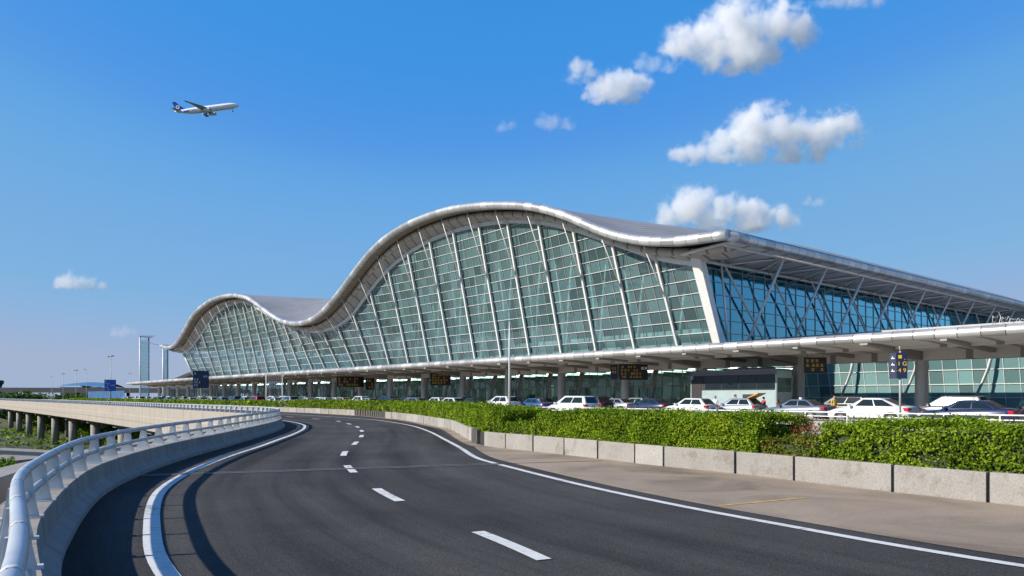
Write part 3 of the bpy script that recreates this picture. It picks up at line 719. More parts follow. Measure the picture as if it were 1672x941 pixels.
def nf(t, z): return 68 - 4.5*min(1, (z - B0)/(zG(t) - B0))

tb = thing('terminal_building', 'huge airport terminal with wave shaped metal roof and leaning teal glass front', 'terminal')
ts = list(np.arange(T0, T1 + .01, 1.445)); ns = [60.2, 61, 62.5, 64, 66, 68, 70, 73, 76, 79, 82, 86, 92, 100, 112, 126, 150]
m = MB(); m.grid([[P(t, n, zR(t, n)) for n in ns] for t in ts], [[(t, n) for n in ns] for t in ts]); m.build('roof_covering', 'roof_metal', tb)
# rounded front fascia: a half metre roll along the wave
def roll(mb, pts, r, seg=14):
    mb.tube(pts, r, seg)
m = MB(); roll(m, [P(t, 60, zF(t) - .46) for t in ts], .52)
m.build('front_fascia', 'fascia_metal', tb)
m = MB(); roll(m, [P(41.0, n, 16.95) for n in np.arange(60, 150.5, 3)], .5); m.build('end_fascia', 'fascia_metal', tb)
# soffit strips
tin = [t for t in ts if t > 41.5]
def strip(n0, z0, n1, z1): return [[P(t, n0, z0(t)), P(t, n1, z1(t))] for t in tin], [[(t, 0), (t, 1.5)] for t in tin]
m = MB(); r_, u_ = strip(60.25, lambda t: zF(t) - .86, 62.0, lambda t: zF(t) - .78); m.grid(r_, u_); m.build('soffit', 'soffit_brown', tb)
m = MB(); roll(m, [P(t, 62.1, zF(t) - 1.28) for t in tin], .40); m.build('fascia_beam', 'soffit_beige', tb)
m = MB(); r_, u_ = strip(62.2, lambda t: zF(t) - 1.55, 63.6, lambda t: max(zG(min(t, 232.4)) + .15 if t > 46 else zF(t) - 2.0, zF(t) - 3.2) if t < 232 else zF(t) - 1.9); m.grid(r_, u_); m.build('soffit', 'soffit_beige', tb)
tg = [t for t in np.arange(46.4, 232.6, 1.2)]
m = MB(); rows = [[P(t, 63.25, zG(t) + .28), P(t, 63.25, zG(t) - .22), P(t, 63.65, zG(t) - .22)] for t in tg]; m.grid(rows, [[(t, 0), (t, .5), (t, .9)] for t in tg]); m.build('head_beam', 'steel_white', tb)
# end soffit and inner ceiling
m = MB(); m.quad(P(41, 60.6, 16.5), P(41, 150, 16.5), P(47.4, 150, 16.15), P(47.4, 60.6, 16.15), [(0, 0), (90, 0), (90, 6), (0, 6)]); m.build('end_soffit', 'canopy_soffit', tb)
tc_ = [t for t in ts if 47 < t < 233]; nc = [63.9, 66, 68, 70, 73, 76, 80, 86, 100, 120, 150]
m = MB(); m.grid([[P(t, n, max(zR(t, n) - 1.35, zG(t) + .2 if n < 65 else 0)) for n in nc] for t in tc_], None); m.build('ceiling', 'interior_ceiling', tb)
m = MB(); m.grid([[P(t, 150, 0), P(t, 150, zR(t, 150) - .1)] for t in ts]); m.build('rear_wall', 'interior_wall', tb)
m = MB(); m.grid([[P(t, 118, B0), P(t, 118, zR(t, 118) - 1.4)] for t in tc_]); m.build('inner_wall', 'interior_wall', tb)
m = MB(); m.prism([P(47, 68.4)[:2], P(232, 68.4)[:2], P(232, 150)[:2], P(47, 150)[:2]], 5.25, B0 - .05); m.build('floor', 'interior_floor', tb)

# front glazing
mains = [52.2 + 6.45*k for k in range(28)]
cols = []
for a, b in zip([46.9] + mains, mains + [231.9]):
    k = max(1, int(round((b - a)/1.6))); cols += [a + (b - a)*i/k for i in range(k)]
cols.append(231.9)
zl = [B0 + 1.36*k for k in range(18)]
m = MB(); bars = MB(); vb = MB()
def fp(t, z, o=0.): z = min(z, zG(t)); return P(t, nf(t, z) + o, z)
for a, b in zip(cols[:-1], cols[1:]):
    for z0, z1 in zip(zl[:-1], zl[1:]):
        if z0 >= max(zG(a), zG(b)) - .02: break
        j = [float(x) for x in RNG.normal(0, .0022, 4)]
        q = [fp(a, z0, j[0]), fp(b, z0, j[1]), fp(b, z1, j[2]), fp(a, z1, j[3])]
        if z0 > zG(a): q = [q[1], q[2], q[3]] if False else [fp(b, z0, 0), fp(b, z1, 0), fp(a, zG(a), 0)]
        elif z0 > zG(b): q = [fp(a, z0, 0), fp(b, zG(b), 0), fp(a, z1, 0)]
        m.poly(q)
        if z0 > B0 + .1 and z0 < min(zG(a), zG(b)): bars.obox(fp(a, z0, -.07), fp(b, z0, -.07), .08, .06)
for t in cols:
    q = [fp(t, z, -.05) for z in (B0, zG(t))]; vb.obox(q[0], q[1], .045, .05)
m.build('glass_front', 'curtain_glass', tb); bars.build('glazing_bars', 'bar_white', tb); vb.build('glazing_bars', 'steel_grey', tb)
for t in mains:
    mb = MB(); z1 = zG(t) + .1; mb.obox(P(t, nf(t, B0 - .3) - .32, B0 - .3), P(t, nf(t, z1) - .32, z1), .25, .30)
    ms = mb.build('mast', 'steel_white', tb)
    zm = lerp(B0, zG(t), .60); mb = MB(); mb.tube([P(t, nf(t, zm) - .32, zm), P(t - .25, 60.9, zF(t) - .98)], .07, 8); mb.build('strut', 'steel_white', ms)
    mb = MB(); mb.tube([P(t, nf(t, zG(t)) - .3, zG(t) - .3), P(t + .9, 62.4, zF(t) - 1.6)], .07, 6); mb.build('strut', 'steel_white', ms)
m = MB(); rw = []
for z_, n_, w_ in ((B0 - .3, 67.75, .50), (zG(46.9) + .55, 63.3, .62)):
    rw.append([P(46.75 + a_*w_, n_ + b_*w_, z_) for a_, b_ in ((1, -.55), (.9, -.75), (-.9, -.75), (-1, -.55), (-1, .75), (1, .75))])
m.grid(rw, None, 0, False, True); m.face(tuple(range(6))); m.face(tuple(range(6, 12))); m.build('corner_post', 'steel_white', tb)
# other end: closing glass and post
m = MB(); m.tube([P(232, 67.6, B0 - .3), P(232, 63.4, zG(232) + .4)], .35, 12); m.build('corner_post', 'steel_white', tb)
m = MB(); m.quad(P(232, 68, B0), P(232, 150, B0), P(232, 150, 16), P(232, 63.6, 14.4)); m.build('rear_end_glass', 'curtain_glass', tb)

# right end wall: glass plane, bars, X braces and the trusses that hold up the eave
m = MB(); bars = MB(); nsx = [67.6 + 2.28*k for k in range(36)]
zt = [B0 + 1.36*k for k in range(8)] + [16.1]
fn = lambda n, z: max(n, nf(46.95, z)) if n > 67.7 else nf(46.95, z) if z < 15.3 else 63.6
lean = lambda z: 47.15 + .012*(z - B0)
for a, b in zip(nsx[:-1], nsx[1:]):
    for z0, z1 in zip(zt[:-1], zt[1:]):
        j = [float(x) for x in RNG.normal(0, .004, 4)]
        m.poly([P(lean(z0) + j[0], fn(a, z0), z0), P(lean(z1) + j[1], fn(a, z1), z1), P(lean(z1) + j[2], fn(b, z1), z1), P(lean(z0) + j[3], fn(b, z0), z0)])
        bars.obox(P(lean(z0) - .06, fn(a, z0), z0), P(lean(z0) - .06, fn(b, z0), z0), .08, .07)
    bars.obox(P(lean(B0) - .05, fn(b, B0), B0), P(lean(16.1) - .05, fn(b, 16.1), 16.1), .07, .06)
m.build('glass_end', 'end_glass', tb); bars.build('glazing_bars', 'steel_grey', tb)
for k in range(-1, 9):
    n = 72.2 + 9.1*k
    if k >= 0:
        mb = MB(); mb.tube([P(47.0, n - 1.2, B0 - .6), P(42.1, n, 16.5)], .14, 10); mb.build('brace', 'steel_white', tb)
    mb = MB(); mb.tube([P(46.7, n - 4.6 if k >= 0 else 67.5, 16.2) if k >= 0 else P(46.7, 67.4, 16.2), P(46.5, n + 5.6, B0 - .3)], .125, 10); mb.build('brace', 'steel_white', tb)
    if k >= 0:
        for nn_ in (n - 4.55, n + 4.55):
            mb = MB(); mb.tube([P(42.2, n, 16.35), P(46.9, nn_, 15.7)], .09, 8); mb.build('truss_tube', 'steel_white', tb)
        mb = MB(); mb.tube([P(42.2, n, 16.35), P(44.6, n, 15.5), P(47.0, n, 15.2)], .07, 8); mb.build('truss_tube', 'steel_white', tb)
m = MB(); m.tube([P(42.2, n, 16.35) for n in (61.5, 100, 149)], .13, 10); m.build('eave_chord', 'steel_white', tb)
m = MB(); m.tube([P(46.6, n, 15.75) for n in (64, 100, 149)], .16, 10); m.build('eave_chord', 'steel_white', tb)
# inside: leaning columns and a mezzanine seen through the glass
for t in mains:
    for s_ in (-1, 1):
        mb = MB(); top = zR(t, 78) - 1.5; mb.tube([P(t + 3.2, 71.2, B0), P(t + 3.2 + s_*1.2, 71 + s_*.3, lerp(B0, top, .5)), P(t + 3.2 + s_*2.5, 70.5, zR(t + 3.2 + s_*2.5, 70.5) - 1.45)], [.26, .2, .12], 8); mb.build('interior_column', 'interior_white', tb)
m = MB()
for t0, t1, n0, z in ((50, 128, 80, 8.0), (50, 128, 84, 10.2), (136, 226, 80, 8.0)):
    m.prism([P(t0, n0)[:2], P(t1, n0)[:2], P(t1, n0 + 14)[:2], P(t0, n0 + 14)[:2]], z, z + .75)
m.build('mezzanine', 'interior_white', tb)
m = MB()
for k in range(46):
    t = 51 + k*3.85 + RNG.uniform(-.8, .8); w = RNG.uniform(1.4, 3.2); h = RNG.uniform(1.2, 2.6); n = 74 + RNG.uniform(0, 5)
    m.box(P(t, n, B0 + h/2), (w, .8, h), Matrix.Rotation(R(129.4), 3, 'Z'))
m.build('counter_block', 'interior_dark', tb)

# ground storey under the canopy
GB = .14
m = MB(); bars = MB(); ta = list(np.arange(45.5, 232.1, 1.6125)); zs = [GB, 2.95, 4.1, 5.25]
for a, b in zip(ta[:-1], ta[1:]):
    for z0, z1 in zip(zs[:-1], zs[1:]):
        j = [float(x) for x in RNG.normal(0, .008, 4)]
        m.poly([P(a, 74 + j[0], z0), P(b, 74 + j[1], z0), P(b, 74 + j[2], z1), P(a, 74 + j[3], z1)])
    for z0 in zs[1:]: bars.obox(P(a, 73.93, z0), P(b, 73.93, z0), .10, .12 if z0 < 3 else .07)
    bars.obox(P(a, 73.94, GB), P(a, 73.94, 5.25), .09, .07)
m.build('ground_glass', 'shop_glass', tb); bars.build('glazing_bars', 'bar_white', tb)
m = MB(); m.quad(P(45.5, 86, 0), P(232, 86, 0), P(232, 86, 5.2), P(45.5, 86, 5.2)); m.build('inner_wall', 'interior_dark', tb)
m = MB()
for k in range(70):
    t = 47 + k*2.62 + RNG.uniform(-.7, .7); h = RNG.uniform(.9, 3.6); m.box(P(t, 77 + RNG.uniform(0, 7), GB + h/2), (RNG.uniform(.3, 1.8), .5, h), Matrix.Rotation(R(129.4), 3, 'Z'), int(RNG.integers(0, 3)))
m.build('hall_furniture', ['trim_black', 'interior_dark', 'interior_white'], tb)
m = MB()
for k in range(46): m.obox(P(48 + 4*k, 76.5, 5.0), P(48 + 4*k, 84, 5.0), .18, .06)
m.build('ceiling_lamp', 'strip_glow', tb)['kind'] = 'stuff'
m = MB(); m.quad(P(45.6, 74.2, 5.22), P(232, 74.2, 5.22), P(232, 86, 5.22), P(45.6, 86, 5.22)); m.build('hall_ceiling', 'interior_white', tb)
for k, t in enumerate([46.2] + mains):
    mb = MB(); mb.tube([P(t, 70.2, GB), P(t + .35, 71.3, 3.6), P(t + .5, 71.9, 5.6)], [.27, .31, .36], 12); mb.build('facade_column', 'steel_white', tb)
    if k % 2 == 0:
        d0 = t + 2.0
        dr = MB()
        for q in (0, 1.25, 2.5, 3.75 - 1.25): dr.box(P(d0 + q, 73.2, GB + 1.25), (.12, .14, 2.5), Matrix.Rotation(R(129.4), 3, 'Z'))
        dr.obox(P(d0 - .06, 73.2, GB + 2.55), P(d0 + 2.56, 73.2, GB + 2.55), .2, .18); dr.obox(P(d0, 73.6, GB + 2.56), P(d0 + 2.5, 73.6, GB + 2.56), .8, .06)
        fr = dr.build('door_frame', 'interior_white', tb)
        g = MB(); g.quad(P(d0, 73.25, GB), P(d0 + 2.5, 73.25, GB), P(d0 + 2.5, 73.25, GB + 2.45), P(d0, 73.25, GB + 2.45)); g.build('door_glass', 'shop_glass', fr)
    mb = MB(); mb.box(P(t + 3.1, 73.7, 4.95), (.9, .12, .16), Matrix.Rotation(R(129.4), 3, 'Z')); mb.build('wall_lamp', 'lamp_glow', tb)

# lower glass wing to the right, behind the canopy columns
wg = thing('terminal_wing', 'low pale teal glass wing with slanted white columns behind the canopy', 'building')
m = MB(); bars = MB(); ta = list(np.arange(-110, 46.0, 1.3)); zs = [GB, 1.5, 2.8, 4.2, 5.6, 7.0, 8.2]
wn = lambda t: 80.0
for a, b in zip(ta[:-1], ta[1:]):
    for z0, z1 in zip(zs[:-1], zs[1:]):
        j = [float(x) for x in RNG.normal(0, .008, 4)]; sl = .22
        m.poly([P(a, wn(a) - sl*z0 + j[0], z0), P(b, wn(b) - sl*z0 + j[1], z0), P(b, wn(b) - sl*z1 + j[2], z1), P(a, wn(a) - sl*z1 + j[3], z1)])
    for z0 in zs[1:]: bars.obox(P(a, wn(a) - .22*z0 - .06, z0), P(b, wn(b) - .22*z0 - .06, z0), .07, .07)
    bars.obox(P(a, wn(a) - .05, GB), P(a, wn(a) - .22*8.2 - .05, 8.2), .05, .05)
m.build('glass_front', 'wing_glass', wg); bars.build('glazing_bars', 'bar_white', wg)
m = MB(); m.quad(P(45.9, 74, GB), P(45.9, 80, GB), P(45.9, 78.9, 5.2), P(45.9, 74, 5.2)); m.build('side_glass', 'shop_glass', wg)
m = MB(); m.prism([P(-111, 78.0)[:2], P(46, 78.0)[:2], P(46, 150)[:2], P(-111, 150)[:2]], 8.2, 8.45); m.build('roof', 'roof_membrane', wg)
m = MB(); m.quad(P(-111, 96, 0), P(46, 96, 0), P(46, 96, 8.2), P(-111, 96, 8.2)); m.build('inner_wall', 'interior_wall', wg)
for k in range(22):
    t = -98 + k*6.5
    mb = MB(); mb.tube([P(t + 1.0, 78.2, GB), P(t - .6, 78.3, 4.2), P(t - 1.6, 78.0, 8.2)], [.2, .16, .10], 10); mb.build('slanted_column', 'steel_white', wg)
m = MB()
for k in range(60):
    t = -105 + k*2.5 + RNG.uniform(-.8, .8); h = RNG.uniform(.8, 3.4); m.box(P(t, 82 + RNG.uniform(0, 9), GB + h/2), (RNG.uniform(.4, 2.2), .6, h), Matrix.Rotation(R(129.4), 3, 'Z'), int(RNG.integers(0, 3)))
m.build('hall_furniture', ['interior_dark', 'interior_white', 'interior_wall'], wg)

# ------------------------------------------------------------------ entrance canopy
cn = thing('entrance_canopy', 'long flat canopy with rounded silver edge on round columns along the drop off', 'canopy')
tt = list(np.arange(-60, 266, 1.35)); zc = lambda t: 5.78
ce = lambda t: 52 + (0 if t < 150 else .00022*(t - 150)**2)
m = MB()
prof = [(1.1, .34), (.5, .335), (.22, .28), (.06, .14), (0, -.04), (.03, -.2), (.14, -.32), (.3, -.385)]
m.grid([[P(t, ce(t) + o, zc(t) + z) for o, z in prof] for t in tt], [[(t + 60, q) for q in range(len(prof))] for t in tt]); m.build('edge_fascia', 'canopy_metal', cn)
m = MB(); m.grid([[P(t, ce(t) + 1.1, 6.12), P(t, 72.6, 6.16), P(t, 72.6, 5.25)] for t in tt], [[(t, 0), (t, 20), (t, 21)] for t in tt]); m.build('roof_slab', 'roof_membrane', cn)
m = MB(); rows = []; uvs = []
for t in tt: rows.append([P(t, ce(t) + .3, 5.395), P(t, ce(t) + 2.0, 5.42), P(t, 58, 5.25), P(t, 61.2, 5.15), P(t, 63.2, 5.15), P(t, 67, 5.2), P(t, 72.6, 5.25)]); uvs.append([(t + 60, 0), (t + 60, 2), (t + 60, 6), (t + 60, 9), (t + 60, 11), (t + 60, 15), (t + 60, 21)])
m.grid(rows, uvs); m.build('soffit', 'canopy_soffit', cn)
m = MB(); m.obox(P(-60, 62.1, 4.83), P(264, 62.1, 4.83), 1.5, .72); m.build('girder', 'canopy_soffit', cn)
for n_, dep in ((56.6, .22),):
    m = MB(); m.obox(P(-60, n_, 5.22), P(264, n_, 5.22), .25, dep); m.build('purlin', 'canopy_soffit', cn)
def cbeam(t, w, zb):
    pr = [(ce(t) + .25, 5.44), (ce(t) + .25, 5.26), (ce(t) + 2.2, 5.2), (61.4, zb), (61.4, 5.3)]
    mb = MB(); i = 0
    for s_ in (-w/2, w/2): mb.v += [P(t + s_, n, z) for n, z in pr]
    k = len(pr); mb.face(tuple(range(k))); mb.face(tuple(range(k, 2*k))[::-1])
    for q in range(k): mb.face((q, k + q, k + (q+1) % k, (q+1) % k))
    mb.build('beam', 'canopy_soffit', cn)
for k in range(-7, 24):
    t = 24.4 + 10.4*k
    if t > 262: break
    cbeam(t, .55, 4.5); cbeam(t + 5.2, .4, 4.85)
    mb = MB(); mb.tube([P(t, 62.1, .13), P(t, 62.1, .85)], .50, 24); mb.tube([P(t, 62.1, .85), P(t, 62.1, 3.0), P(t, 62.1, 3.03), P(t, 62.1, 4.6)], [.485, .485, .48, .48], 24, cap=False)
    c_ = mb.build('column', ['column_metal'], cn)
# thin standing letter outlines on top of the canopy edge at the right (too blurred in the photo to read)
m = MB(); t = 16.6; random.seed(3)
for k in range(7):
    h = [.62, .8, .5, .5, .36, .34, .3][k]; w = .2; a = t; o = random.uniform(-.06, .06)
    zz = 6.12; q = [(0, 0), (.02, h), (w*.5, h*.72), (w, h*.9), (w*.95, h*.3), (w*.3, h*.45), (w, 0)]
    if k % 2: q = [(0, h*.5), (w*.5, h), (w, h*.6), (w*.4, 0), (w*.9, .02)]
    m.tube([P(a - x, 52.9, zz + z) for x, z in q], .018, 5); t -= .26
m.build('lettering', 'sign_white', cn)
# ------------------------------------------------------------------ cars (local frame: +x forward, y left, z up)
CAR = {
 'sedan': dict(L=4.7, low=[(-2.35, .46, .78, .66), (-2.28, .32, .98, .80), (-1.95, .24, 1.03, .875), (-1.0, .20, 1.00, .905), (0, .20, .97, .91), (1.0, .20, .94, .90), (1.75, .22, .85, .865), (2.2, .30, .72, .77), (2.35, .44, .60, .62)],
               gh=(-1.80, -.95, .20, 1.12, .98, 1.44), wb=(-1.42, 1.38), wr=.325),
 'crossover': dict(L=4.7, low=[(-2.35, .50, .88, .70), (-2.30, .36, 1.06, .83), (-1.95, .27, 1.10, .90), (-1.0, .24, 1.06, .92), (0, .24, 1.03, .925), (1.0, .24, 1.0, .91), (1.75, .27, .93, .875), (2.2, .35, .79, .78), (2.35, .48, .66, .64)],
             gh=(-2.05, -.75, .25, 1.18, 1.04, 1.56), wb=(-1.42, 1.40), wr=.35),
 'suv': dict(L=4.6, low=[(-2.3, .52, .92, .72), (-2.25, .38, 1.10, .84), (-1.9, .30, 1.13, .90), (-1.0, .27, 1.10, .925), (0, .27, 1.07, .93), (1.0, .27, 1.05, .92), (1.7, .30, .98, .88), (2.15, .38, .84, .79), (2.3, .50, .70, .66)],
             gh=(-2.18, -1.60, .15, 1.05, 1.08, 1.66), wb=(-1.38, 1.36), wr=.36),
 'people carrier': dict(L=4.8, low=[(-2.4, .48, .85, .74), (-2.36, .34, 1.04, .86), (-2.0, .26, 1.06, .90), (-1.0, .23, 1.04, .92), (0, .23, 1.02, .92), (1.0, .23, 1.00, .91), (1.8, .26, .92, .87), (2.25, .34, .78, .78), (2.4, .46, .66, .64)],
             gh=(-2.32, -1.95, .35, 1.45, 1.02, 1.68), wb=(-1.42, 1.45), wr=.335),
 'hatchback': dict(L=4.2, low=[(-2.1, .46, .82, .68), (-2.05, .33, 1.0, .80), (-1.75, .25, 1.03, .86), (-.9, .21, 1.0, .885), (0, .21, .98, .89), (.9, .21, .96, .88), (1.55, .23, .88, .85), (1.97, .31, .75, .76), (2.1, .44, .62, .62)],
             gh=(-1.98, -1.35, .10, 1.02, .98, 1.50), wb=(-1.25, 1.26), wr=.32),
}
GHW = (.80, .60)
def car_proto(kind, colour):
    c = CAR[kind]; root = thing('parked_car', None, 'car'); pm = 'paint_car_' + colour
    m = MB(); rows = []
    for x, zb, zt, w in c['low']:
        rows.append([(x, 0, zb), (x, w*.86, zb), (x, w, zb + .12), (x, w*1.01, lerp(zb, zt, .6)), (x, w*.955, zt - .06), (x, w*.86, zt), (x, 0, zt + .025),
                     (x, -w*.86, zt), (x, -w*.955, zt - .06), (x, -w*1.01, lerp(zb, zt, .6)), (x, -w, zb + .12), (x, -w*.86, zb)])
    m.grid(rows, None, 0, True, True); n = len(rows[0])
    m.face(tuple(range(n))[::-1]); m.face(tuple(range((len(rows)-1)*n, len(rows)*n)))
    x0, x1, x2, x3, zb, zr = c['gh']; wb, wr = GHW[0]*c['low'][4][3]/.91, GHW[1]*c['low'][4][3]/.91
    bm = bmesh.new()
    V = [bm.verts.new(p) for p in ((x0, -wb, zb-.05), (x3, -wb, zb-.05), (x3, wb, zb-.05), (x0, wb, zb-.05), (x1, -wr, zr-.02), (x2, -wr, zr), (x2, wr, zr), (x1, wr, zr-.02))]
    for f in ((4,5,6,7),(0,1,5,4),(1,2,6,5),(2,3,7,6),(3,0,4,7)): bm.faces.new([V[i] for i in f])
    es = [e for e in bm.edges if max(v.co.z for v in e.verts) > zb + .2]
    bmesh.ops.bevel(bm, geom=es, offset=.13, segments=4, profile=.6, affect='EDGES')
    bm.verts.index_update(); i = len(m.v); m.v += [tuple(v.co) for v in bm.verts]
    for f in bm.faces: m.face([i + v.index for v in f.verts], None, 0, True)
    bm.free(); m.build('body', pm, root)
    def patch(a, b, c_, d, u0, u1, v0, v1, o):
        a, b, c_, d = map(Vector, (a, b, c_, d)); q = lambda u, v: lerp(lerp(a, b, u), lerp(d, c_, u), v)
        nrm = (b - a).cross(d - a).normalized()*o
        return [q(u0, v0) + nrm, q(u1, v0) + nrm, q(u1, v1) + nrm, q(u0, v1) + nrm]
    zz = zb - .05
    for s in (-1, 1):
        a, b, c_, d = ((x0, s*wb, zz), (x3, s*wb, zz), (x2, s*wr, zr), (x1, s*wr, zr-.02))
        if s > 0: a, b, c_, d = b, a, d, c_
        for k, (u0, u1) in enumerate(((.10, .46), (.49, .86))):
            if s > 0: u0, u1 = 1 - u1, 1 - u0
            g = MB(); g.quad(*patch(a, b, c_, d, u0, u1, .17, .82, .008)); g.build('side_window', 'car_window', root)
    g = MB(); g.quad(*patch((x3, -wb, zz), (x3, wb, zz), (x2, wr, zr), (x2, -wr, zr), .07, .93, .12, .90, .012)); g.build('windscreen', 'car_window', root)
    g = MB(); g.quad(*patch((x0, wb, zz), (x0, -wb, zz), (x1, -wr, zr-.02), (x1, wr, zr-.02), .08, .92, .16, .88, .012)); g.build('rear_window', 'car_window', root)
    hw = c['low'][3][3]; r = c['wr']
    m = MB()
    for x in c['wb']:
        for s in (-1, 1): m.disc_x((x, s*(hw - .10), r + .03), r + .065, .215, 22)
    m.build('wheel_arch', 'trim_black', root)
    for x in c['wb']:
        for s in (-1, 1):
            w = MB(); w.disc_x((x, s*(hw - .10), r), r, .235, 22); wo = w.build('wheel', 'rubber', root)
            w = MB(); w.disc_x((x, s*(hw + .012), r), r*.66, .03, 16)
            w.build('rim', 'rim_metal', wo)
    zt = c['low'][1][2]; xl = c['low'][1][0]; w1 = c['low'][1][3]
    for s in (-1, 1):
        m = MB(); m.box((xl + .10, s*(w1 - .10), zt - .14), (.36, .30, .16), Matrix.Rotation(-s*.22, 3, 'Z')); m.build('tail_light', 'lamp_red', root)
        xf, wf, zf_ = c['low'][-2][0], c['low'][-2][3], c['low'][-2][2]
        m = MB(); m.box((xf - .12, s*(wf - .10), zf_ - .07), (.36, .28, .11), Matrix.Rotation(s*.35, 3, 'Z')); m.build('headlight', 'lamp_clear', root)
        m = MB(); m.box((x3 - .32, s*(wb + .17), zb + .06), (.12, .20, .13)); m.build('mirror', pm, root)
    m = MB(); m.box((c['low'][0][0] - .004, 0, .72), (.03, .46, .14)); m.build('number_plate', 'plate_blue', root)
    m = MB()
    for s in (-1, 1): m.box((0, s*(c['low'][4][3]*1.006), c['low'][4][1] + .16), (c['L']*.62, .03, .07))
    m.build('sill_trim', 'trim_black', root)
    bpy.context.view_layer.update(); index_children(root)
    return root
PROTO, SIMPLE = {}, {}
RZ = math.atan2(D[1], D[0])
def car_simple(kind, colour):
    """one mesh of the same car for the far end of the queue"""
    src = PROTO.get((kind, colour)) or make_proto(kind, colour)
    m = MB(); names = []
    for q in src.children_recursive:
        if q.type != 'MESH': continue
        mn = next(k for k, v in MATS.items() if v == q.data.materials[0])
        if mn not in names: names.append(mn)
        b = len(m.v); m.v += [tuple(v.co) for v in q.data.vertices]
        for p in q.data.polygons: m.face([b + i for i in p.vertices], None, names.index(mn), p.use_smooth)
    o = m.build('parked_car', names); o['category'] = 'car'; return o
USED = set()
def make_proto(kind, colour):
    PROTO[(kind, colour)] = car_proto(kind, colour); return PROTO[(kind, colour)]
def place_car(kind, colour, t, n, label, group, simple=False, yaw=0.):
    if simple:
        if (kind, colour) not in SIMPLE: SIMPLE[(kind, colour)] = o = car_simple(kind, colour)
        else: o = SIMPLE[(kind, colour)].copy(); COL.objects.link(o)
    else:
        if (kind, colour) not in PROTO: make_proto(kind, colour)
        src = PROTO[(kind, colour)]
        if (kind, colour) not in USED: USED.add((kind, colour)); o = src
        else: o = copy_tree(src)
    o.location = P(t, n, .0); o.rotation_euler = (0, 0, RZ + yaw); o['label'] = label; o['group'] = group
    return o
def tn(u, n): r = (u - 836)/1200; return n*(.7726 - .6348*r)/(.7726*r + .6348)
G1 = 'cars queued on the drop off forecourt'
place_car('sedan', 'navy', tn(1580, 43), 43, 'dark navy saloon with chrome window trim, nearest the right picture edge', G1)
place_car('crossover', 'white', tn(1424, 43), 43, 'white sporty car beside the blue sign pole, behind the long right hedge', G1)
tx = place_car('sedan', 'grey', tn(1302, 46.5), 46.5, 'grey saloon taxi with white roof sign in front of the round column', G1)
hb = place_car('hatchback', 'silver', tn(1203, 49.5), 49.5, 'silver hatchback with raised tailgate in front of the coach', G1)
place_car('hatchback', 'white', tn(1127, 47), 47, 'white hatchback left of the silver hatchback with raised tailgate', G1)
place_car('sedan', 'navy', tn(1061, 51), 51, 'navy saloon with bright red tail lights below the large black sign', G1)
place_car('sedan', 'silver', tn(1006, 53), 53, 'silver taxi just left of the navy saloon under the large black sign', G1)
place_car('people carrier', 'white', tn(935, 43.), 43., 'white people carrier, tallest car right of the slender white pole', G1)
place_car('suv', 'black', tn(963, 49), 49, 'black SUV half hidden behind the tall white people carrier', G1)
place_car('sedan', 'blue', tn(872, 48), 48, 'blue saloon between the slender white pole and the white people carrier', G1)
place_car('sedan', 'black', tn(1700, 48), 48, 'black saloon cut by the right picture edge, beyond the navy saloon', G1)
place_car('suv', 'white', tn(818, 46), 46, 'white SUV seen just left of the slender white pole', G1)
ORD = ['first', 'second', 'third', 'fourth', 'fifth', 'sixth', 'seventh', 'eighth', 'ninth', 'tenth', 'eleventh', 'twelfth', 'thirteenth', 'fourteenth', 'fifteenth', 'sixteenth', 'seventeenth', 'eighteenth', 'nineteenth', 'twentieth', 'twenty-first', 'twenty-second', 'twenty-third', 'twenty-fourth', 'twenty-fifth', 'twenty-sixth', 'twenty-seventh', 'twenty-eighth', 'twenty-ninth', 'thirtieth', 'thirty-first', 'thirty-second', 'thirty-third', 'thirty-fourth']
rnd = random.Random(21)
kinds = ['sedan', 'sedan', 'suv', 'hatchback', 'people carrier']; cols = ['white', 'white', 'white', 'silver', 'white', 'black', 'silver', 'navy', 'grey', 'beige', 'white', 'red']
nice = {'sedan': 'saloon', 'suv': 'SUV', 'hatchback': 'hatchback', 'people carrier': 'people carrier'}
for lane, n, t0, dt, cnt in (('near lane', 44.5, tn(818, 46) + 7, 6.1, 26), ('middle lane', 49.5, tn(818, 50) + 5, 6.6, 23)):
    for k in range(cnt):
        t = t0 + dt*k + rnd.uniform(-.6, .6); kd, cl = rnd.choice(kinds), rnd.choice(cols)
        place_car(kd, cl, t, n + rnd.uniform(-.3, .3), f'{cl} {nice[kd]}, {ORD[k]} car left of the slender white pole in the {lane}', G1, t > 118, rnd.uniform(-.03, .03))
for k in range(28):
    t = 6 + 7.3*k + rnd.uniform(-1., 1.); kd, cl = rnd.choice(kinds), rnd.choice(['black', 'grey', 'navy', 'grey', 'silver', 'black'])
    if 28.5 < t < 46: continue
    place_car(kd, cl, t, 56.6, f'{cl} {nice[kd]} at the kerb under the canopy, {ORD[k]} counted from the right', G1, t > 90, rnd.uniform(-.02, .02))

sgn = MB(); sgn.box((-.30, 0, 1.49), (.16, .36, .13)); sgn.build('roof_sign', 'sign_white', tx)
tg_ = MB(); tg_.box((-1.72, 0, 1.68), (.95, 1.12, .06), Matrix.Rotation(R(22), 3, 'Y')); tg_.build('tailgate', 'sign_orange', hb)
for key, src in PROTO.items():
    if key not in USED:
        for q in list(src.children_recursive) + [src]: bpy.data.objects.remove(q)

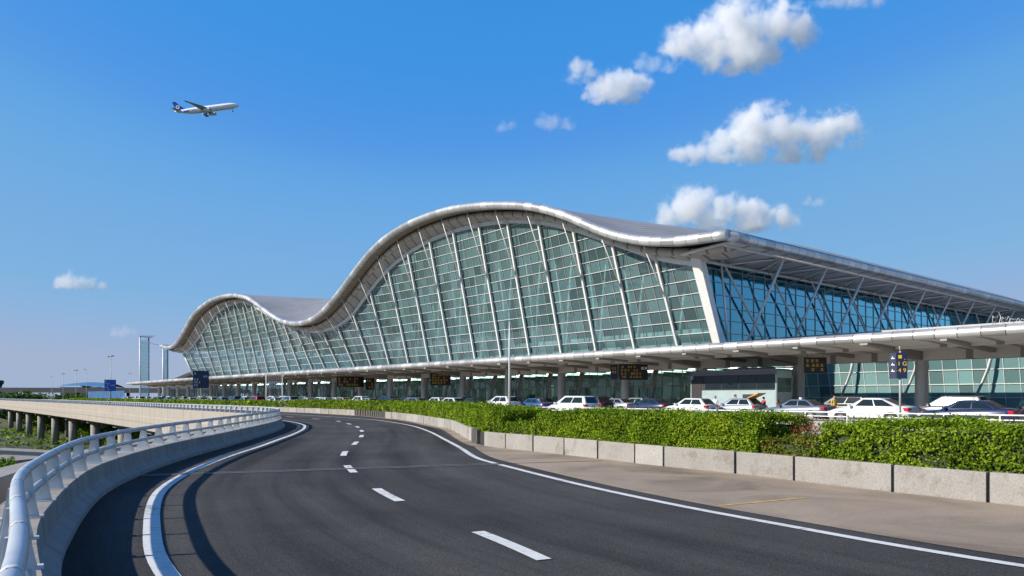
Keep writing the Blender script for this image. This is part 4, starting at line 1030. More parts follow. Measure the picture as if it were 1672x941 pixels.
# ------------------------------------------------------------------ coach under the canopy
def bus():
    root = thing('coach', 'tall white coach with black window band and dark roof under the canopy', 'bus', P(38.2, 57.9, 0), RZ)
    L, W, H = 8.9, 2.5, 3.95
    bm = bmesh.new(); bmesh.ops.create_cube(bm, size=1)
    for v in bm.verts: v.co = Vector((v.co.x*L, v.co.y*W, .35 + (v.co.z + .5)*(H - .35)))
    bmesh.ops.bevel(bm, geom=[e for e in bm.edges if max(v.co.z for v in e.verts) > 2], offset=.18, segments=4, profile=.6, affect='EDGES')
    me = bpy.data.meshes.new('body'); bm.to_mesh(me); bm.free(); me.materials.append(MATS['bus_white']); o = bpy.data.objects.new('body', me); COL.objects.link(o); o.parent = root
    m = MB(); m.box((0, 0, H - .02), (L - .3, W - .2, .16)); m.box((-1.5, 0, H + .10), (3.2, 1.7, .2)); m.build('roof_pod', 'bus_roof_grey', root)
    for s in (-1, 1):
        m = MB(); m.box((0, s*(W/2 - .02), H - .26), (L - .06, .06, .36)); m.build('roof_band', 'bus_roof_grey', root)
        m = MB(); m.box((-.1, s*(W/2 - .005), 2.84), (L - .5, .03, 1.34)); m.build('window_band', 'trim_black', root)
        for k in range(4):
            m = MB(); m.box((-L/2 + 1.0 + k*1.78, s*(W/2 + .012), 2.86), (1.70, .03, 1.16)); m.build('side_window', 'car_window', root)
    m = MB(); m.box((-L/2 - .004, 0, 2.6), (.03, 2.1, 1.2)); m.build('rear_window', 'car_window', root)
    m = MB(); m.box((L/2 + .004, 0, 2.2), (.03, 2.2, 1.9)); m.build('windscreen', 'car_window', root)
    m = MB(); m.box((L/2 - .75, W/2 + .012, 1.75), (1.15, .03, 2.9)); m.build('door', 'trim_black', root)
    m = MB(); m.box((-L/2 + 2.6, W/2 + .008, 1.45), (1.35, .03, .72)); m.build('luggage_hatch', 'trim_black', root)
    for x in (-L/2 + 2.4, L/2 - 2.2):
        for s in (-1, 1):
            m = MB(); m.disc_x((x, s*(W/2 - .14), .48), .48, .31, 26); w = m.build('wheel', 'rubber', root)
            m = MB(); m.disc_x((x, s*(W/2 + .02), .48), .28, .03, 18); m.build('rim', 'rim_metal', w)
    for s in (-1, 1):
        m = MB(); m.box((-L/2 - .01, s*(W/2 - .25), 1.2), (.04, .22, .4)); m.build('tail_light', 'lamp_red', root)
    for s in (-1, 1):
        m = MB(); m.tube([(L/2 - .1, s*W/2, 3.0), (L/2 + .35, s*(W/2 + .12), 2.9), (L/2 + .4, s*(W/2 + .15), 2.5)], .035, 6); m.box((L/2 + .4, s*(W/2 + .15), 2.35), (.12, .22, .5)); m.build('mirror', 'trim_black', root)
bus()

# ------------------------------------------------------------------ guard rail between hedge and forecourt
gr = thing('guard_rail', 'low white two bar guard rail between the hedge and the queued cars', 'railing')
m = MB(); m.tube([P(t, 37.6, .80) for t in np.arange(-60, 220, 5)], .035, 8); m.build('top_bar', 'steel_white', gr)
m = MB(); m.tube([P(t, 37.6, .58) for t in np.arange(-60, 220, 5)], .028, 8); m.build('middle_bar', 'steel_white', gr)
for k in range(90):
    t = -46 + 2.3*k; m = MB(); m.tube([P(t, 37.6, .0), P(t, 37.6, .82)], .032, 6); m.build('post', 'steel_white', gr)
kw = MB(); kw.prism([P(-60, 38.0)[:2], P(220, 38.0)[:2], P(220, 38.35)[:2], P(-60, 38.35)[:2]], 0, .42)
tag(kw.build('kerb_wall', 'planter_concrete'), 'low pale kerb wall just behind the white guard rail', 'wall')

# ------------------------------------------------------------------ signs
def text(body, size, matname, parent, loc, rot, name='lettering', ext=.008, align='CENTER'):
    cu = bpy.data.curves.new(name, 'FONT'); cu.body = body; cu.size = size; cu.extrude = ext; cu.align_x = align; cu.align_y = 'CENTER'
    o = bpy.data.objects.new(name, cu); COL.objects.link(o); bpy.context.view_layer.update()
    me = bpy.data.meshes.new_from_object(o.evaluated_get(bpy.context.evaluated_depsgraph_get())); bpy.data.objects.remove(o)
    me.materials.clear(); me.materials.append(MATS[matname]); o = bpy.data.objects.new(name, me); COL.objects.link(o)
    o.parent = parent; o.location = loc; o.rotation_euler = rot; return o
def strokes(mb, cx, cz, w, h, y, rows, rr, mi=0, fill=.75):
    """rows of small block strokes like sign characters too small to read; panel faces local -y"""
    rh = h/len(rows)
    for i, cnt in enumerate(rows):
        z = cz + h/2 - rh*(i + .5); cw = w/max(1, max(rows))
        for k in range(cnt):
            if cnt > 2 and rr.random() < .24: continue
            x = cx - w/2 + cw*(k + .5 + rr.uniform(-.15, .15))
            for q in range(3): mb.box((x, y, z + (q - 1)*rh*.24), (cw*fill*rr.uniform(.55, 1), .012, rh*.12), None, mi)
            mb.box((x + cw*rr.uniform(-.2, .2), y, z), (cw*.13, .013, rh*.62), None, mi)
def facing(x, y): return math.atan2(-x, y)*1.0    # local -y towards the camera
rs = random.Random(5)
# tall navy twin panel sign on a pole
x, y = P(tn(1468, 40), 40)[:2]
sg = thing('road_sign', 'navy twin panel sign with yellow symbols on a grey pole by the white car', 'sign', (x, y, 0), facing(x, y) + .25)
m = MB(); m.tube([(.06, .03, 0), (.06, .03, 4.0)], .055, 10); m.tube([(.06, .03, 4.0), (.02, .0, 4.25)], .03, 6); m.build('pole', 'steel_grey', sg)
m = MB(); m.box((.13, -.04, 3.24), (.50, .06, 1.36)); pn = m.build('panel', 'sign_navy', sg)
m = MB(); m.box((.03, -.075, 3.70), (.16, .02, .17)); m.build('symbol', 'sign_yellow', pn)
for s_, z in (('.', 3.63), ('1 G', 3.33), ('4 9', 2.98)):
    text(s_ if s_ != '.' else '   .', .30, 'sign_yellow', pn, (.13, -.078, z), (R(90), 0, 0))
m = MB(); m.box((-.29, .05, 3.24), (.34, .06, 1.34), Matrix.Rotation(-.55, 3, 'Z')); p2 = m.build('panel', 'sign_navy', sg)
m = MB(); 
for z in (3.62, 3.28, 2.95): m.box((-.29, .012, z), (.17, .03, .05), Matrix.Rotation(-.55, 3, 'Z')); m.box((-.31, .012, z + .06), (.04, .03, .09), Matrix.Rotation(-.55, 3, 'Z'))
m.build('lettering', 'sign_white', p2)

def board(name, label, u, n, z0, z1, w, back, rows, fg, pole_n=1, second=None, turn=0.2, hung=False, side=True):
    x, y = P(tn(u, n), n)[:2]
    o = thing(name, label, 'sign', (x, y, 0), facing(x, y) + turn)
    m = MB(); h = z1 - z0; m.box((0, 0, (z0+z1)/2), (w, .14, h)); b = m.build('panel', back, o)
    m = MB(); strokes(m, -.02*w, (z0+z1)/2, w*.84, h*.84, -.078, rows, rs); m.build('lettering', fg, b)
    m = MB()
    if hung: 
        for s in (-.35, .35): m.tube([(s*w, 0, z1), (s*w, 0, 5.3)], .04, 6)
    else:
        for s in ([0] if pole_n == 1 else [-.42, .42]): m.tube([(s*w, .11, .0), (s*w, .11, z1 - .1)], .07, 8)
    m.build('pole' if not hung else 'hanger', 'steel_grey', o)
    return o, b
b1, p1 = board('information_board', 'large black hanging sign with yellow and white characters above the navy saloon', 1034, 58.5, 3.35, 5.0, 3.0, 'sign_black', [7, 6, 8, 7], 'sign_yellow', hung=True)
m = MB(); m.box((.95, -.08, 4.55), (.28, .03, .3)); m.box((1.3, -.08, 4.55), (.25, .03, .3)); m.build('symbol', 'sign_white', p1)
m = MB(); m.box((-2.0, .15, 4.15), (.75, .14, 1.5)); q = m.build('panel', 'sign_navy', b1); m = MB(); strokes(m, -2.0, 4.35, .5, .8, .065, [2, 2], rs); m.build('symbol', 'sign_yellow', q)
board('information_board', 'black sign with yellow characters hanging nearest left of the slender white pole', 719, 58.5, 3.2, 4.95, 2.9, 'sign_black', [6, 5, 6, 5], 'sign_yellow', hung=True)
board('information_board', 'black hanging sign with big yellow characters right of the coach', 1331, 58., 3.55, 4.85, 1.75, 'sign_black', [3, 4, 4], 'sign_yellow', hung=True)
board('information_board', 'wide black hanging sign in the middle of the canopy, right of the lattice sign', 572, 58., 3.2, 4.95, 4.6, 'sign_black', [9, 7, 8], 'sign_yellow', hung=True)
board('information_board', 'small yellow and black sign next to the wide middle sign', 604, 60., 2.7, 4.7, 1.5, 'sign_black', [2, 3, 3], 'sign_yellow', hung=True)
o, b = board('road_sign', 'dark navy road sign with white writing beyond the railing', 328, 31.3, 2.75, 5.15, 2.05, 'sign_navy', [1, 6, 2, 3, 2], 'sign_white', turn=.1)
o, b = board('road_sign', 'bright blue road sign left of the canopy end', 180, 29.5, 2.6, 4.75, 1.95, 'sign_blue', [1, 3, 6, 3, 4], 'sign_white', turn=.1)
x, y = P(tn(448, 36.5), 36.5)[:2]
ls = thing('lattice_sign', 'open lattice sign frame with orange and white characters on two posts', 'sign', (x, y, 0), facing(x, y) + .1)
m = MB()
for s in (-1.0, 1.0): m.tube([(s, .05, 0), (s, .05, 4.45)], .06, 8)
for k in range(7): m.box((0, 0, 2.65 + k*.29), (2.0, .04, .03))
for k in range(9): m.box((-1 + .25*k, 0, 3.52), (.025, .04, 1.75))
f = m.build('frame', 'steel_white', ls)
m = MB(); strokes(m, 0, 4.0, 1.9, .75, -.03, [7, 7], rs); m.build('lettering', 'sign_orange', f)
m = MB(); strokes(m, 0, 3.1, 1.9, .85, -.03, [7, 7], rs); m.build('lettering', 'sign_white', f)
x, y = P(tn(1145, 58), 58)[:2]
bn = thing('banner', 'narrow blue and white banner stand left of the coach', 'banner', (x, y, .0), facing(x, y))
m = MB(); m.box((0, 0, 1.9), (.62, .05, 2.4)); m.build('cloth', 'sign_white', bn); m = MB(); m.box((0, -.03, 1.35), (.60, .03, 1.0)); m.build('cloth', 'sign_blue', bn)
m = MB(); m.tube([(0, .06, 0), (0, .06, 3.2)], .03, 6); m.build('pole', 'steel_grey', bn)

# ------------------------------------------------------------------ lamp posts
def lamp(u, y, h, arms, label, zb=0., r=.085):
    x = (u - 836)/1200*y
    o = thing('street_lamp', label, 'street lamp', (x, y, zb), RZ if u < 300 else 0)
    m = MB(); m.tube([(0, 0, 0), (0, 0, h)], [r, r*.55], 10); m.tube([(0, 0, 0), (0, 0, .5)], r*1.5, 10); m.build('pole', 'steel_grey' if u < 300 else 'steel_white', o)
    for s in arms:
        m = MB(); m.tube([(0, 0, h - .35), (s*.5, 0, h - .05), (s*1.5, 0, h + .08)], .05, 6); a = m.build('arm', 'steel_grey', o)
        m = MB(); m.box((s*1.75, 0, h + .06), (1.0, .36, .16)); m.build('lamp_head', 'trim_black', a)
lamp(181, 150, 9.7, (-1, 1), 'tall double arm street lamp directly behind the bright blue road sign')
lamp(124, 200, 8.6, (-1, 1), 'double arm street lamp left of the bright blue sign, wider headed of a pair')
lamp(141, 190, 8.5, (1,), 'single arm street lamp nearest the bright blue sign on its left')
lamp(85, 262, 8.6, (1,), 'slim single arm street lamp farthest left over the approach wall')
lamp(103, 250, 9.2, (-1, 1), 'faint street lamp between the slim lamp and the wider headed pair')
lamp(212, 300, 10.8, (-1, 1), 'short looking double street lamp beside the left canopy end', r=.12)
x, y = -.1, 28.6
lp = thing('flag_pole', 'slender white pole rising from the hedge gap beside orange flowers', 'pole', (x, y, .4))
m = MB(); m.tube([(0, 0, 0), (0, 0, 3.2), (0, 0, 4.15)], [.042, .036, .012], 10); m.build('pole', 'steel_white', lp)
m = MB(); m.tube([(0, 0, 0), (0, 0, .25)], .085, 10); m.build('base', 'steel_white', lp)
make_leaf('orange_leaf', (.30, .08, .03), (.55, .15, .05), (.65, .25, .10))
n = 900; a = RNG.uniform(0, 6.28, n); rr_ = RNG.uniform(0, .55, n)**.7; zz_ = .45 + RNG.uniform(0, .62, n)
fs = thing('flower_shrub', 'orange red flowers around the foot of the slender white pole', 'flowers')
leaves('blooms', np.stack([x + rr_*np.cos(a), y - .25 + rr_*np.sin(a), zz_], 1), np.stack([np.cos(a), np.sin(a), .6 + 0*a], 1), .10, 'orange_leaf', fs)

# ------------------------------------------------------------------ people among the cars
def person(label, x, y, rz, top, legs, hair='hair_black', h=1.72, arms=.18, z=0.):
    k = h/1.75
    J = {'pelvis': (0, 0, .95), 'chest': (0, 0, 1.28), 'neck': (0, 0, 1.47), 'head': (0, -.02, 1.60), 'crown': (0, -.01, 1.72)}
    V = [(0, 0, .95), (0, 0, 1.12), (0, -.01, 1.32), (0, 0, 1.46), (0, -.015, 1.53), (0, -.03, 1.62), (0, -.01, 1.71)]
    Rr = [(.155, .11), (.14, .10), (.17, .11), (.07, .06), (.055, .055), (.085, .10), (.065, .075)]
    E = [(i, i+1) for i in range(6)]
    for s in (-1, 1):
        b = len(V); V += [(s*.19, 0, 1.40), (s*.24, .03, 1.12), (s*.22, -arms, .90), (s*.215, -arms - .05, .80)]; Rr += [(.058, .058), (.042, .042), (.034, .034), (.042, .025)]
        E += [(2, b), (b, b+1), (b+1, b+2), (b+2, b+3)]
        b = len(V); V += [(s*.095, 0, .88), (s*.11, -.02, .50), (s*.115, .02, .08), (s*.12, -.12, .04)]; Rr += [(.088, .09), (.06, .062), (.042, .046), (.04, .03)]
        E += [(0, b), (b, b+1), (b+1, b+2), (b+2, b+3)]
    me = bpy.data.meshes.new('person'); me.from_pydata([tuple(c*k for c in v) for v in V], E, []); o = bpy.data.objects.new('person', me); COL.objects.link(o)
    md = o.modifiers.new('skin', 'SKIN'); o.modifiers.new('sub', 'SUBSURF').render_levels = 1; o.modifiers['sub'].levels = 1
    for i, d_ in enumerate(me.skin_vertices[0].data): d_.radius = Rr[i]; d_.use_root = (i == 0)
    dg = bpy.context.evaluated_depsgraph_get(); m2 = bpy.data.meshes.new_from_object(o.evaluated_get(dg)); o.modifiers.clear(); o.data = m2
    m2.materials.clear()
    for q in ('skin', top, legs, 'rubber'): m2.materials.append(MATS[q])
    for p in m2.polygons:
        c = p.center/k; p.use_smooth = True
        p.material_index = 0 if c.z > 1.46 else 3 if c.z < .09 else 1 if c.z > .93 and not (abs(c.x) > .2 and c.z < 1.08) else (0 if abs(c.x) > .19 and c.z < 1.08 and c.z > .74 else 2)
    o.location = (x, y, z); o.rotation_euler = (0, 0, rz); tag(o, label, 'person')
    bm = bmesh.new(); bmesh.ops.create_uvsphere(bm, u_segments=14, v_segments=8, radius=.108)
    for v in bm.verts: v.co = Vector((v.co.x*.93, v.co.y*1.08 + .012, v.co.z + 1.655))*k
    bmesh.ops.delete(bm, geom=[v for v in bm.verts if v.co.y/k < -.03 and v.co.z/k < 1.665], context='VERTS')
    hm = bpy.data.meshes.new('hair'); bm.to_mesh(hm); bm.free(); hm.materials.append(MATS[hair]); ho = bpy.data.objects.new('hair', hm); COL.objects.link(ho); ho.parent = o
q = P(tn(1362, 50), 50); person('person in a yellow vest standing right of the grey taxi', q[0], q[1], .3, 'cloth_yellow', 'cloth_yellow')
q = P(tn(1201, 52.2), 52.2); person('person with dark hair standing behind the silver hatchback', q[0], q[1], .8, 'cloth_dark', 'cloth_dark', h=1.78)
q = P(tn(1168, 50.5), 50.5); person('person in a white top between the white and silver hatchbacks', q[0], q[1], -.6, 'cloth_white', 'cloth_dark', h=1.66)
q = P(tn(1247, 50.8), 50.8); person('person in a red top at the open tailgate of the silver hatchback', q[0], q[1], 1.9, 'cloth_red', 'cloth_dark', h=1.6)

# ------------------------------------------------------------------ airliner
def airliner():
    root = thing('airliner', 'white airliner with blue tail climbing in the clear sky', 'airplane', (-249, 600, 236))
    root.rotation_euler = (R(8), R(-9.), R(4))
    m = MB(); st = [(-26, .12, 1.3), (-24, .65, 1.05), (-20, 1.35, .6), (-15, 2.05, .2), (-9, 2.45, 0), (0, 2.5, 0), (14, 2.5, 0), (19, 2.4, -.02), (22, 2.0, -.15), (24, 1.4, -.38), (25.3, .7, -.62), (25.8, .1, -.72)]
    m.tube([(x, 0, z) for x, r, z in st], [r for x, r, z in st], 24); m.build('fuselage', 'plane_white', root)
    def wing(name, pts, th, mt, par=root):
        mb = MB(); rows = []
        for (x0, x1, y, z) in pts:
            c = x1 - x0; t_ = th*c
            rows.append([(x1, y, z), (x1 - c*.12, y, z + t_*.45), (x1 - c*.4, y, z + t_*.55), (x0, y, z), (x1 - c*.4, y, z - t_*.4), (x1 - c*.12, y, z - t_*.4)])
        mb.grid(rows, None, 0, True, True); mb.face((0,1,2,3,4,5)); e = (len(rows)-1)*6; mb.face(tuple(e + k for k in range(6))[::-1]); return mb.build(name, mt, par)
    for s in (-1, 1):
        wing('wing', [(-5.0, 5.5, 0, -1.2), (-4.4, 3.6, s*4, -1.0), (-5.8, -.6, s*12, .0), (-9.6, -7.2, s*21, 1.5), (-10.6, -9.6, s*22, 2.4)], .12, 'plane_grey')
        wing('tailplane', [(-24.5, -19.5, 0, 1.1), (-25.8, -23.6, s*8.2, 1.9)], .10, 'plane_grey')
        mb = MB(); mb.tube([(-1.4, s*7.6, -2.6), (.6, s*7.6, -2.5), (3.6, s*7.6, -2.45), (4.4, s*7.6, -2.45)], [.55, 1.15, 1.4, 1.3], 18)
        e = mb.build('engine', 'plane_white', root)
        mb = MB(); mb.tube([(4.3, s*7.6, -2.45), (4.45, s*7.6, -2.45)], 1.12, 18); mb.build('inlet', 'trim_black', e)
        mb = MB(); mb.obox((-1.0, s*7.6, -1.3), (3.2, s*7.6, -1.5), .3, .9); mb.build('pylon', 'plane_grey', e)
        mb = MB(); mb.tube([(-1.8, s*2.6, -1.6), (-1.8, s*2.6, -4.6)], .22, 8)
        g = mb.build('main_gear', 'trim_black', root)
        for dx_ in (-.7, .7):
            mb = MB(); mb.disc_x((-1.8 + dx_, s*2.6, -4.7), .62, 1.1, 14); mb.build('wheel', 'rubber', g)
    mb = MB(); rows = []
    for x0, x1, z in ((-24.6, -16.2, 1.4), (-25.4, -20.5, 5.), (-26.4, -23.6, 8.6)): rows.append([(x1, 0, z), ((x0+x1)/2, .22, z), (x0, 0, z), ((x0+x1)/2, -.22, z)])
    mb.grid(rows, None, 0, False, True); mb.face((8, 9, 10, 11)); f = mb.build('tail_fin', 'plane_blue', root)
    mb = MB(); mb.tube([(-22.6, -.26, 4.3), (-22.6, .26, 4.3)], 1.55, 20); mb.build('emblem', 'sign_white', f)
    mb = MB(); mb.tube([(-22.7, -.29, 4.4), (-22.7, .29, 4.4)], .55, 14); mb.build('emblem', 'cloth_red', f)
    mb = MB(); mb.tube([(20, 0, -1.9), (20, 0, -4.2)], .16, 8); g = mb.build('nose_gear', 'trim_black', root)
    mb = MB(); mb.disc_x((20, 0, -4.3), .45, .7, 12); mb.build('wheel', 'rubber', g)
    for s in (-1, 1):
        mb = MB(); mb.box((4, s*2.46, .45), (38, .08, .34)); mb.build('window_row', 'plane_grey', root)
        mb = MB(); mb.box((-15.5, s*2.06, -.1), (5.2, .1, .9)); mb.build('lettering', 'plane_blue', root)
    mb = MB(); mb.box((23.6, 0, .45), (1.1, 1.9, .45), Matrix.Rotation(R(32), 3, 'Y')); mb.build('cockpit_window', 'trim_black', root)
airliner()
# ------------------------------------------------------------------ far left: other airport structures, trees and shrubs
def tree(x, y, zb, h, r, label, n=520, size=.8, group='trees beyond the approach viaduct', name='tree', lm='tree_leaf'):
    o = thing(name, label, 'tree', (0, 0, 0), 0, group)
    m = MB(); m.tube([(x, y, zb), (x + .1, y, zb + h*.3), (x, y + .1, zb + h*.7)], [r*.09, r*.07, r*.03], 8)
    for k in range(5):
        a = k*1.26 + x; m.tube([(x, y, zb + h*(.3 + .06*k)), (x + math.cos(a)*r*.6, y + math.sin(a)*r*.6, zb + h*(.52 + .08*k))], [r*.04, r*.012], 5)
    m.build('trunk', 'bark', o)
    P_, N_ = [], []
    lobes = [(x + RNG.normal(0, r*.42), y + RNG.normal(0, r*.42), zb + h*RNG.uniform(.42, .88), r*RNG.uniform(.32, .55)) for _ in range(11)]
    for _ in range(n):
        cx, cy, cz, cr = lobes[RNG.integers(0, len(lobes))]; d = RNG.normal(0, 1, 3); d /= np.linalg.norm(d); q = cr*RNG.uniform(.55, 1.05)
        P_.append((cx + d[0]*q, cy + d[1]*q, max(zb + h*.15, cz + d[2]*q*.85))); N_.append(d)
    leaves('crown', P_, N_, size, lm, o, .7, .7)
names = ['first', 'second', 'third', 'fourth', 'fifth', 'sixth', 'seventh', 'eighth', 'ninth', 'tenth', 'eleventh', 'twelfth', 'thirteenth', 'fourteenth', 'fifteenth', 'sixteenth', 'seventeenth', 'eighteenth', 'nineteenth', 'twentieth']
for k in range(17):
    u = -14 + k*11 + RNG.uniform(-3, 3); y = 360 + RNG.uniform(-30, 60); x = (u - 836)/1200*y
    tree(x, y, GZ, 11.2 + RNG.uniform(-1.2, 1.3), 4.6, f'green roadside tree beyond the approach wall, {names[k]} from the left edge', n=420, size=1.0)
names += ['twenty-first', 'twenty-second', 'twenty-third', 'twenty-fourth', 'twenty-fifth', 'twenty-sixth', 'twenty-seventh', 'twenty-eighth', 'twenty-ninth', 'thirtieth', 'thirty-first', 'thirty-second']
for k in range(32):
    t = 118 + 6.5*k + RNG.uniform(-2, 2); n_ = 29.5 + RNG.uniform(-1.8, 3.2)
    x, y = P(t, n_)[:2]
    tree(x, y, GZ, 4.6 + RNG.uniform(-.8, 1.4), 2.6, f'sunlit bushy tree growing between the viaduct piers, {names[k]} along the deck', n=420, size=.55, group='bushes under the viaduct', lm='bush_leaf')
for k, (u, v, y, h) in enumerate(((4, 752, 82, 2.6), (14, 760, 78, 2.2), (-4, 765, 76, 2.4), (24, 768, 74, 1.6), (82, 724, 105, 2.2), (60, 735, 100, 1.4))):
    tree((u - 836)/1200*y, y, GZ, h, 1.9, f'low bright bush on the ground left of the railing, {names[k]} nearest the left edge', n=700, size=.34, group='low bushes below the viaduct', name='bush', lm='bush_leaf')
n = 16000; gx = RNG.uniform(-190, -28, n); gy = RNG.uniform(66, 260, n); nse = np.sin(gx*.09 + 1) + np.sin(gy*.07 + gx*.03) + np.sin(gx*.31)*.5
ok = nse > -.1; gx, gy = gx[ok], gy[ok]
o = leaves('weeds', np.stack([gx, gy, GZ + RNG.uniform(.05, .7, len(gx))], 1), np.tile((0, -.3, 1.), (len(gx), 1)), .9, 'bush_leaf')
tag(o, 'rank green weeds covering the low ground under and beside the viaduct', 'weeds', kind='stuff')
# retaining slabs and a service ramp on the low ground
sr = thing('service_ramp', 'broken pale concrete ramp slabs on the low ground under the viaduct', 'ramp')
m = MB()
for u, y, w, d, h, a in ((52, 104, 9, 5, 1.6, .5), (38, 96, 6, 4, 2.6, .3), (95, 112, 14, 3, 1.0, .9), (20, 92, 5, 6, 2.0, -.2)):
    x = (u - 836)/1200*y; m.box((x, y, GZ + h/2), (w, d, h), Matrix.Rotation(a, 3, 'Z') @ Matrix.Rotation(.08, 3, 'Y'))
m.build('slab', 'pier_concrete', sr)

fv = thing('far_viaduct', 'long grey elevated road crossing the left horizon above the trees', 'viaduct')
m = MB(); m.obox((-620, 520, 6.4), (-170, 470, 4.6), 10, 2.4); m.obox((-620, 515, 7.9), (-170, 465, 6.1), .3, 1.0); m.build('deck', 'far_viaduct_grey', fv)
for k in range(13):
    f = k/12; m = MB(); m.cyl((lerp(-600, -180, f), lerp(518, 471, f), GZ), 1.1, lerp(13.5, 11.6, f), 14); m.build('pier', 'far_viaduct_grey', fv)
m = MB(); m.obox((-620, 512.6, 7.4), (-170, 462.6, 5.6), .25, .25); m.build('barrier', 'far_viaduct_grey', fv)
br = thing('hangar', 'long low building with blue roof on the left horizon', 'building')
m = MB(); m.prism([(-424, 690), (-386, 690), (-386, 730), (-424, 730)], GZ, 10); m.build('wall', 'far_viaduct_grey', br)
m = MB(); m.grid([[(x, y, 10 + 3.6*math.sin(math.pi*(y - 688)/44) + 1.5*math.sin((x + 426)/12.5)) for y in np.linspace(688, 732, 7)] for x in np.linspace(-426, -385, 12)]); m.build('roof', 'far_roof_blue', br)
hd = thing('hoarding', 'bright blue site hoarding fence beyond the blue road sign', 'fence')
for k in range(9):
    m = MB(); a, b = P(268 + 7*k, 55), P(274.9 + 7*k, 55); m.obox((a[0], a[1], 1.75), (b[0], b[1], 1.75), .1, 3.4); m.build('panel', 'hoarding_blue', hd)
ct = thing('control_tower', 'small dark control tower on the far left horizon', 'tower', (-628, 900, GZ))
m = MB(); m.tube([(0, 0, 0), (0, 0, 20), (0, 0, 24)], [3, 2.6, 3.6], 16); m.build('shaft', 'far_viaduct_grey', ct)
m = MB(); m.tube([(0, 0, 24), (0, 0, 28)], [4.4, 5.4], 16); m.tube([(0, 0, 28), (0, 0, 29)], [5.4, 3.4], 16); m.tube([(0, 0, 29), (0, 0, 34)], .4, 6); m.build('cab', 'trim_black', ct)
m = MB(); m.box((0, 2, 7), (28, 12, 14)); m.build('base', 'far_viaduct_grey', ct)
# glass mast towers beyond the terminal's far end
def mast_tower(t, n, w, h, label, truss):
    x, y = P(t, n)[:2]; o = thing('glass_tower', label, 'tower', (x, y, 0), facing(x, y))
    m = MB(); m.tube([(-w/2, 0, 0), (-w/2, 0, h)], .30, 8); m.build('post', 'steel_white', o)
    m = MB(); m.tube([(w/2, 0, 0), (w/2, 0, h)], .28, 8); m.build('post', 'steel_grey', o)
    m = MB(); m.box((0, .35, h/2 - .6), (w - .5, .5, h - 1.2)); m.build('glass_panel', 'pale_glass', o)
    m = MB()
    for k in range(int(h/1.6)): m.box((0, -.02, 1.6*k + .8), (w, .12, .07))
    m.build('glazing_bars', 'bar_white', o)
    if truss:
        m = MB(); m.box((.6, 0, h + .2), (w + 1.6, .8, .22))
        for k in range(7): m.obox((-w/2 + k*.8, 0, h + .2), (-w/2 + k*.8 + .6, 0, h + 1.0), .12, .12)
        m.build('top_truss', 'trim_black', o)
    return o
mast_tower(327, 74.5, 3.2, 25.6, 'tall narrow glass mast tower with dark truss head left of the terminal', True)
mast_tower(300, 75.7, 1.5, 20.5, 'shorter slim glass mast tower nearer the terminal end', False)
a, b = P(327, 74.5, 25.8), P(243, 60.5, 17.5)
m = MB(); m.tube([tuple(lerp(a[i], b[i], f) - (1.2*math.sin(math.pi*f) if i == 2 else 0) for i in range(3)) for f in np.linspace(0, 1, 9)], .07, 6); tag(m.build('stay_cable', 'trim_black'), 'thin dark stay cable from the tall mast tower to the roof tip', 'cable')
pv = thing('side_pavilion', 'low pavilion with white wave roof and dark windows beyond the terminal end', 'building')
m = MB(); ts_ = np.arange(250, 345, 3.); m.grid([[P(t, n, 9.6 + 1.7*math.sin((t - 250)/17.) + .02*(n - 84)) for n in (82, 90, 100, 112)] for t in ts_]); m.build('roof', 'steel_white', pv)
m = MB()
for k in range(26): a, b = P(252 + 3.5*k, 85, 0), P(255.4 + 3.5*k, 85, 0); m.quad(a, b, (b[0], b[1], 9.4 + 1.7*math.sin((3.5*k + 5)/17.)), (a[0], a[1], 9.4 + 1.7*math.sin((3.5*k + 2)/17.)))
m.build('window', 'car_window', pv)

